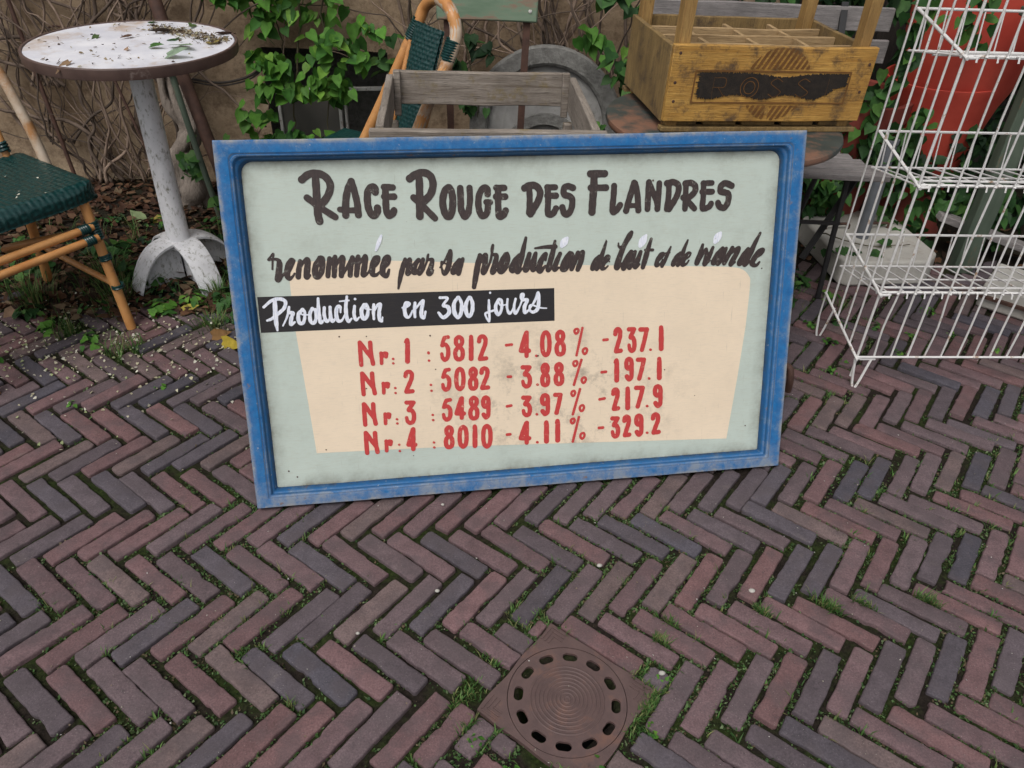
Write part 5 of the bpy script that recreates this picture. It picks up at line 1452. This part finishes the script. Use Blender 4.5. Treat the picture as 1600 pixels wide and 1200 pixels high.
gr = MB()
def tuft(x, y, z, n, h, spread):
    for _ in range(n):
        a = r.uniform(0, 6.283)
        q = abs(r.gauss(0, spread))
        hh = h * r.uniform(.4, 1.15)
        ln = hh * r.uniform(.2, 1.1)
        g = r.uniform(.7, 1.25)
        c = r.choice(((.075, .165, .038), (.050, .115, .030), (.12, .21, .060), (.19, .20, .08)))
        blade(gr, (x + q * math.cos(a), y + q * math.sin(a), z), hh, (ln * math.cos(a + r.gauss(0, .5)), ln * math.sin(a + r.gauss(0, .5))), tuple(k * g for k in c), r.uniform(.0009, .0020))
def joints(n, fn):
    """random points in the joints between bricks"""
    for _ in range(n):
        c, D, L, W = BRICKS[r.randrange(len(BRICKS))]
        S = Vector((-D.y, D.x, 0))
        if r.random() < .72:
            p = c + D * r.uniform(-L / 2, L / 2) + S * r.choice((-1, 1)) * (W / 2 + r.uniform(.0015, .006))
        else:
            p = c + D * r.choice((-1, 1)) * (L / 2 + r.uniform(.003, .016)) + S * r.uniform(-W / 2, W / 2)
        fn(p)
def greens(p):
    """how overgrown the joints are here"""
    f = mnoise.noise(Vector((p.x * 2.1, p.y * 2.1, 9))) + .55 * mnoise.noise(Vector((p.x * 6, p.y * 6, 2)))
    right = min(max((p.x + .1) / .9, -.35), .5)
    near = min(max((1.6 - p.y) / 1.2, -.4), .35)
    return f + right * .5 + near * .45
def fleck(mb, p, s, col):
    # a single tiny leaf: one bent quad
    a = r.uniform(0, 6.283)
    t = Vector((math.cos(a), math.sin(a), r.gauss(.1, .45))) * s
    u = Vector((-math.sin(a), math.cos(a), r.gauss(0, .45))) * s * r.uniform(.35, .6)
    p = Vector(p)
    mb.add([p - t * .5, p + u, p + t, p - u], [(0, 1, 2, 3)], None, col)
wd = MB()
def weed(p):
    g = greens(p)
    if r.random() > .30 + g * 1.1:
        return
    for _ in range(r.randint(2, 6)):
        q = (p.x + r.gauss(0, .005), p.y + r.gauss(0, .005), -.0095 + abs(r.gauss(0, .0032)))
        c = r.choice(((.050, .105, .028), (.030, .070, .020), (.085, .145, .050), (.110, .150, .070), (.040, .065, .018), (.10, .075, .045)))
        k = r.uniform(.7, 1.2)
        fleck(wd, q, r.uniform(.0022, .0062), tuple(v * k * 1.2 for v in c))
joints(80000, weed)
def small_grass(p):
    if greens(p) > .22 and abs(p.x) < 2.6:
        tuft(p.x, p.y, -.010, r.randint(3, 9), r.uniform(.008, .022), .006)
joints(7000, small_grass)
for _ in range(70):
    x, y = r.uniform(-2.3, -.9), r.uniform(2.4, 3.0)
    if in_bed(x, y):
        tuft(x, y, ground_z(x, y), r.randint(4, 11), r.uniform(.03, .08), .025)
for x, y, n, h, s in ((.305, .93, 130, .017, .020), (.33, .985, 60, .016, .014), (.285, .875, 50, .015, .014), (.055, 1.145, 46, .02, .012), (-.065, .95, 40, .016, .014), (-.03, 1.0, 30, .016, .012), (-.085, .90, 30, .016, .012), (.36, 1.08, 40, .022, .01),
                      (.13, .775, 40, .02, .01), (-.06, .86, 26, .02, .01), (.77, 1.19, 60, .03, .012), (.60, 1.155, 40, .024, .012), (.86, 1.205, 40, .026, .011), (1.02, 1.22, 40, .03, .010), (.37, 1.115, 34, .024, .01),
                      (-.55, .99, 20, .02, .008), (-.42, .9, 20, .02, .008), (-1.30, 2.13, 60, .06, .03), (-1.52, 2.20, 40, .07, .02), (-1.05, 2.30, 90, .05, .05), (-.98, 2.42, 120, .06, .06), (-1.10, 2.50, 60, .07, .04),
                      (-1.55, 2.6, 70, .10, .07), (-1.75, 2.42, 70, .09, .06), (-1.45, 2.45, 60, .09, .06), (-1.2, 2.85, 40, .12, .05), (1.25, 2.62, 30, .04, .03), (1.05, 2.7, 40, .05, .04)):
    if y > 2.2:
        tuft(x, y, ground_z(x, y), int(n * 2.2), h, s)
    else:                                    # grass roots only in the joints
        near = [q for q in BRICKS if (q[0] - Vector((x, y, 0))).length < .2]
        left = int(n * 2.4)
        for _ in range(4000):
            px, py = x + r.gauss(0, s * 1.3), y + r.gauss(0, s * 1.3)
            on = any(abs((Vector((px, py, 0)) - c).dot(D)) < L / 2 and abs((Vector((px, py, 0)) - c).dot(Vector((-D.y, D.x, 0)))) < W / 2 for c, D, L, W in near)
            dl = Vector((px, py, 0)) - DRC
            if on or max(abs(dl.dot(U)), abs(dl.dot(V))) < DRS / 2 - .004:
                continue
            tuft(px, py, -.009, 3, h, .002)
            left -= 3
            if left <= 0:
                break
stuff(gr.build('grass', M['ivy'], angle=180))
stuff(wd.build('joint_weeds', M['ivy'], angle=180))

bw = MB()
def rosette(x, y, n, s, tone):
    z = max(ground_z(x, y), -.008)
    for k in range(n):
        a = r.uniform(0, 6.283)
        q = s * r.uniform(.2, 1.0)
        leaf(bw, (x + q * math.cos(a), y + q * math.sin(a), z + r.uniform(.006, .03) * s / .04), (math.cos(a) * .6, math.sin(a) * .6 - .2, 1), s * r.uniform(.35, .75), leaf_col(r, tone), r.uniform(.6, .95), False, r)
for _ in range(46):
    x, y = r.uniform(-2.3, -.95), r.uniform(2.42, 3.1)
    rosette(x, y, r.randint(5, 14), r.uniform(.03, .06), r.choice(('mid', 'dark', 'bright')))
for x, y, n, s, tone in ((-1.60, 2.235, 22, .05, 'bright'), (-1.42, 2.16, 16, .05, 'bright'), (-1.75, 2.12, 18, .05, 'bright'), (-1.68, 2.02, 14, .035, 'bright'), (-1.27, 2.375, 30, .05, 'bright'), (-1.05, 2.46, 36, .06, 'mid'), (-.98, 2.36, 30, .05, 'mid'),
                         (-1.18, 2.44, 20, .05, 'bright'), (-1.45, 2.62, 24, .07, 'mid'), (-1.62, 2.78, 24, .07, 'mid'), (-1.30, 2.95, 20, .06, 'mid'), (-1.85, 2.62, 26, .08, 'mid'), (-1.5, 2.36, 20, .05, 'mid'), (-1.36, 2.56, 18, .05, 'mid'), (-1.72, 2.32, 22, .05, 'mid'),
                         (1.13, 2.36, 14, .03, 'bright'), (1.09, 2.47, 14, .03, 'bright'), (1.20, 2.50, 16, .03, 'mid'), (1.33, 2.48, 14, .03, 'mid'), (1.02, 2.62, 24, .05, 'mid'), (1.12, 2.80, 30, .06, 'mid'), (1.22, 2.70, 14, .035, 'bright'), (1.36, 2.31, 10, .025, 'bright'),
                         (1.58, 2.62, 12, .03, 'bright'), (1.72, 2.36, 10, .025, 'bright'), (1.15, 2.24, 9, .022, 'bright'), (1.09, 2.19, 9, .022, 'bright'), (-1.62, 1.80, 10, .02, 'bright'), (-1.33, 1.83, 9, .022, 'bright'), (.31, .865, 10, .018, 'bright'), (.20, .79, 10, .016, 'bright'), (-.04, .83, 12, .016, 'bright'), (.03, .775, 12, .02, 'bright'),
                         (.36, .99, 10, .016, 'bright'), (-1.10, 1.93, 6, .02, 'bright'), (1.45, 2.44, 10, .025, 'bright'), (1.6, 2.47, 9, .022, 'bright')):
    rosette(x, y, n, s, tone)
stuff(bw.build('low_weeds', M['ivy'], angle=180))

pt = MB()
k = 0
while k < 1500:
    x, y = r.gauss(-1.42, .36), r.gauss(2.16, .22)
    if y > 2.62 or y < 1.2 or x < -2.6:
        continue
    if y < 1.95 and r.random() < .55:
        continue
    g = r.uniform(.75, 1.1)
    c = r.choice(((.55, .52, .38), (.62, .60, .50), (.48, .44, .30), (.35, .40, .20)))
    leaf(pt, (x, y, .003 + abs(r.gauss(0, .002)) if r.random() < .6 else -.004), (r.gauss(0, .5), r.gauss(0, .5), 1), r.uniform(.005, .011), tuple(v * g for v in c), r.uniform(.7, 1.2), False, r)
    k += 1
for _ in range(420):                                        # crumbs and chaff over the whole paving
    x, y = r.uniform(-1.9, 2.0), r.uniform(.6, 2.4)
    c = r.choice(((.42, .40, .36), (.30, .27, .22), (.22, .17, .12), (.5, .48, .45)))
    leaf(pt, (x, y, .0028), (r.gauss(0, .3), r.gauss(0, .3), 1), r.uniform(.002, .0045), c, r.uniform(.4, 1.2), False, r)
for _ in range(26):                                         # flecks on the woven seat
    q = Vector((r.uniform(-.15, .2), r.uniform(-.17, .2), .5055))
    leaf(pt, ch.matrix_basis @ q if False else Matrix.LocRotScale(ch.location, ch.rotation_euler, None) @ q, (r.gauss(0, .3), r.gauss(0, .3), 1), r.uniform(.006, .011), (.60, .58, .48), 1.0, False, r)
stuff(pt.build('fallen_petals', M['litter'], angle=180))

# crumbs of leaf debris on the round table: one heap nobody could count, and the leaves one can
db = MB()
T0 = Vector((-1.275, 2.655, .8452))
for _ in range(760):
    if r.random() < .87:
        t = r.uniform(0, 1)
        x, y = -.02 + .31 * t + r.gauss(0, .022), .215 - .15 * t + r.gauss(0, .024)
    else:
        a, q = r.uniform(0, 6.28), .32 * math.sqrt(r.random())
        x, y = q * math.cos(a), q * math.sin(a)
    if math.hypot(x, y) > .306:
        continue
    c = r.choice(((.20, .15, .085), (.30, .24, .15), (.12, .08, .05), (.36, .33, .22), (.06, .04, .03)))
    leaf(db, T0 + Vector((x, y, r.uniform(.001, .006))), (r.gauss(0, .5), r.gauss(0, .5), 1), r.uniform(.004, .014), c, r.uniform(.25, .9), False, r)
stuff(db.build('leaf_crumbs', M['litter'], angle=180))
def one_leaf(label, p, nrm, size, col, group=None, mat='litter', wide=.7, rot=0):
    m = MB()
    st_ = random.Random(hash(label) % 1000 if False else len(label) * 7 + int(abs(p[0]) * 1000))
    leaf(m, (0, 0, 0), nrm, size, col, wide, False, st_)
    o = m.build('fallen_leaf', M[mat], None, angle=180)
    o.location = p
    return tag(o, label, 'leaf', group)
gl = 'fallen leaves on the marble table'
for lab, x, y, s, col in (('green leaf at the back edge of the marble table top', -.045, .30, .045, (.06, .15, .03)), ('olive green leaf at the back right of the marble table', .11, .29, .04, (.08, .13, .04)),
                          ('pale green leaf lying flat right of the table centre', .165, -.03, .065, (.22, .30, .18)), ('bright green curled leaf among the crumbs on the table', .135, .06, .05, (.07, .17, .035)),
                          ('small green leaf lying near the middle of the marble table', .09, -.06, .035, (.06, .14, .035)), ('silvery green leaf near the front right rim of the table', .19, -.17, .055, (.24, .32, .22)),
                          ('dark curled brown leaf on the table in the crumbs', .07, .17, .05, (.05, .035, .025)), ('dark brown dry leaf at the right back table rim', .25, .16, .05, (.07, .04, .03)),
                          ('twiggy green leaf at the left of the marble table', -.15, .06, .04, (.07, .11, .04)), ('tan dry leaf at the front left rim of the table', -.08, -.29, .05, (.26, .17, .10)),
                          ('brown dry scrap in the middle of the marble table', -.03, .075, .032, (.14, .08, .05)), ('yellow brown leaf at the right rim of the table', .28, .02, .05, (.28, .22, .07)),
                          ('tan leaf scrap right of the table middle', .03, -.10, .035, (.33, .22, .15))):
    one_leaf(lab, T0 + Vector((x * .92, y * .92, .006)), (r.gauss(0, .3), r.gauss(0, .3), 1), s * 1.35, col, gl, wide=r.uniform(.35, .75))
for lab, p, n, s, col in (('yellow fallen leaf standing on the bricks left of the sign', (-.985, 2.19, .012), (-.3, -1, .3), .075, (.48, .36, .05)), ('yellow leaf lying in the weeds near the white pedestal', (-1.19, 2.38, .012), (0, -.4, 1), .055, (.42, .36, .07)),
                          ('yellow leaf in the litter far behind the pedestal', (-1.55, 3.12, .018), (0, -.5, 1), .085, (.40, .32, .08)), ('orange brown leaf beside the yellow leaf left of the sign', (-1.03, 2.22, .012), (.2, -.6, .6), .06, (.24, .13, .05)),
                          ('light tan dry leaf under the rattan chair', (-1.76, 2.32, .02), (.1, -.7, .7), .07, (.34, .22, .14)), ('pale green leaf lying in the litter behind the pedestal', (-1.62, 3.08, .018), (.1, -.4, 1), .08, (.22, .28, .14))):
    one_leaf(lab, p, n, s, col, None)
for lab, p, s in (('small white pebble on the dark bricks below the sign', (-.155, 1.19, .006), .0055), ('white pebble in the joint among the right foreground bricks', (.60, 1.235, .0), .008), ('small grey white stone beside the drain corner', (.352, .999, .002), .007),
                  ('tiny white pebble on the bricks at the lower left of the drain', (-.32, 1.065, .004), .0045), ('pale stone chip on the brick above the drain', (.235, 1.29, .004), .0065), ('white speck of stone just under the sign edge', (-.17, 1.475, .004), .0045)):
    m = MB()
    vs_, fs_ = [], []
    m.lathe([(s * .5, -.6 * s), (s, -.2 * s), (s * 1.05, .2 * s), (s * .7, .55 * s), (s * .2, .66 * s)], 9)
    m.v = [(a * (1 + .25 * mnoise.noise(Vector((a * 300, b2 * 300, c2 * 300)))), b2 * .75, c2) for a, b2, c2 in m.v]
    o = m.build('pebble', M['concrete'], None, angle=180)
    o.location = p
    tag(o, lab, 'pebble')
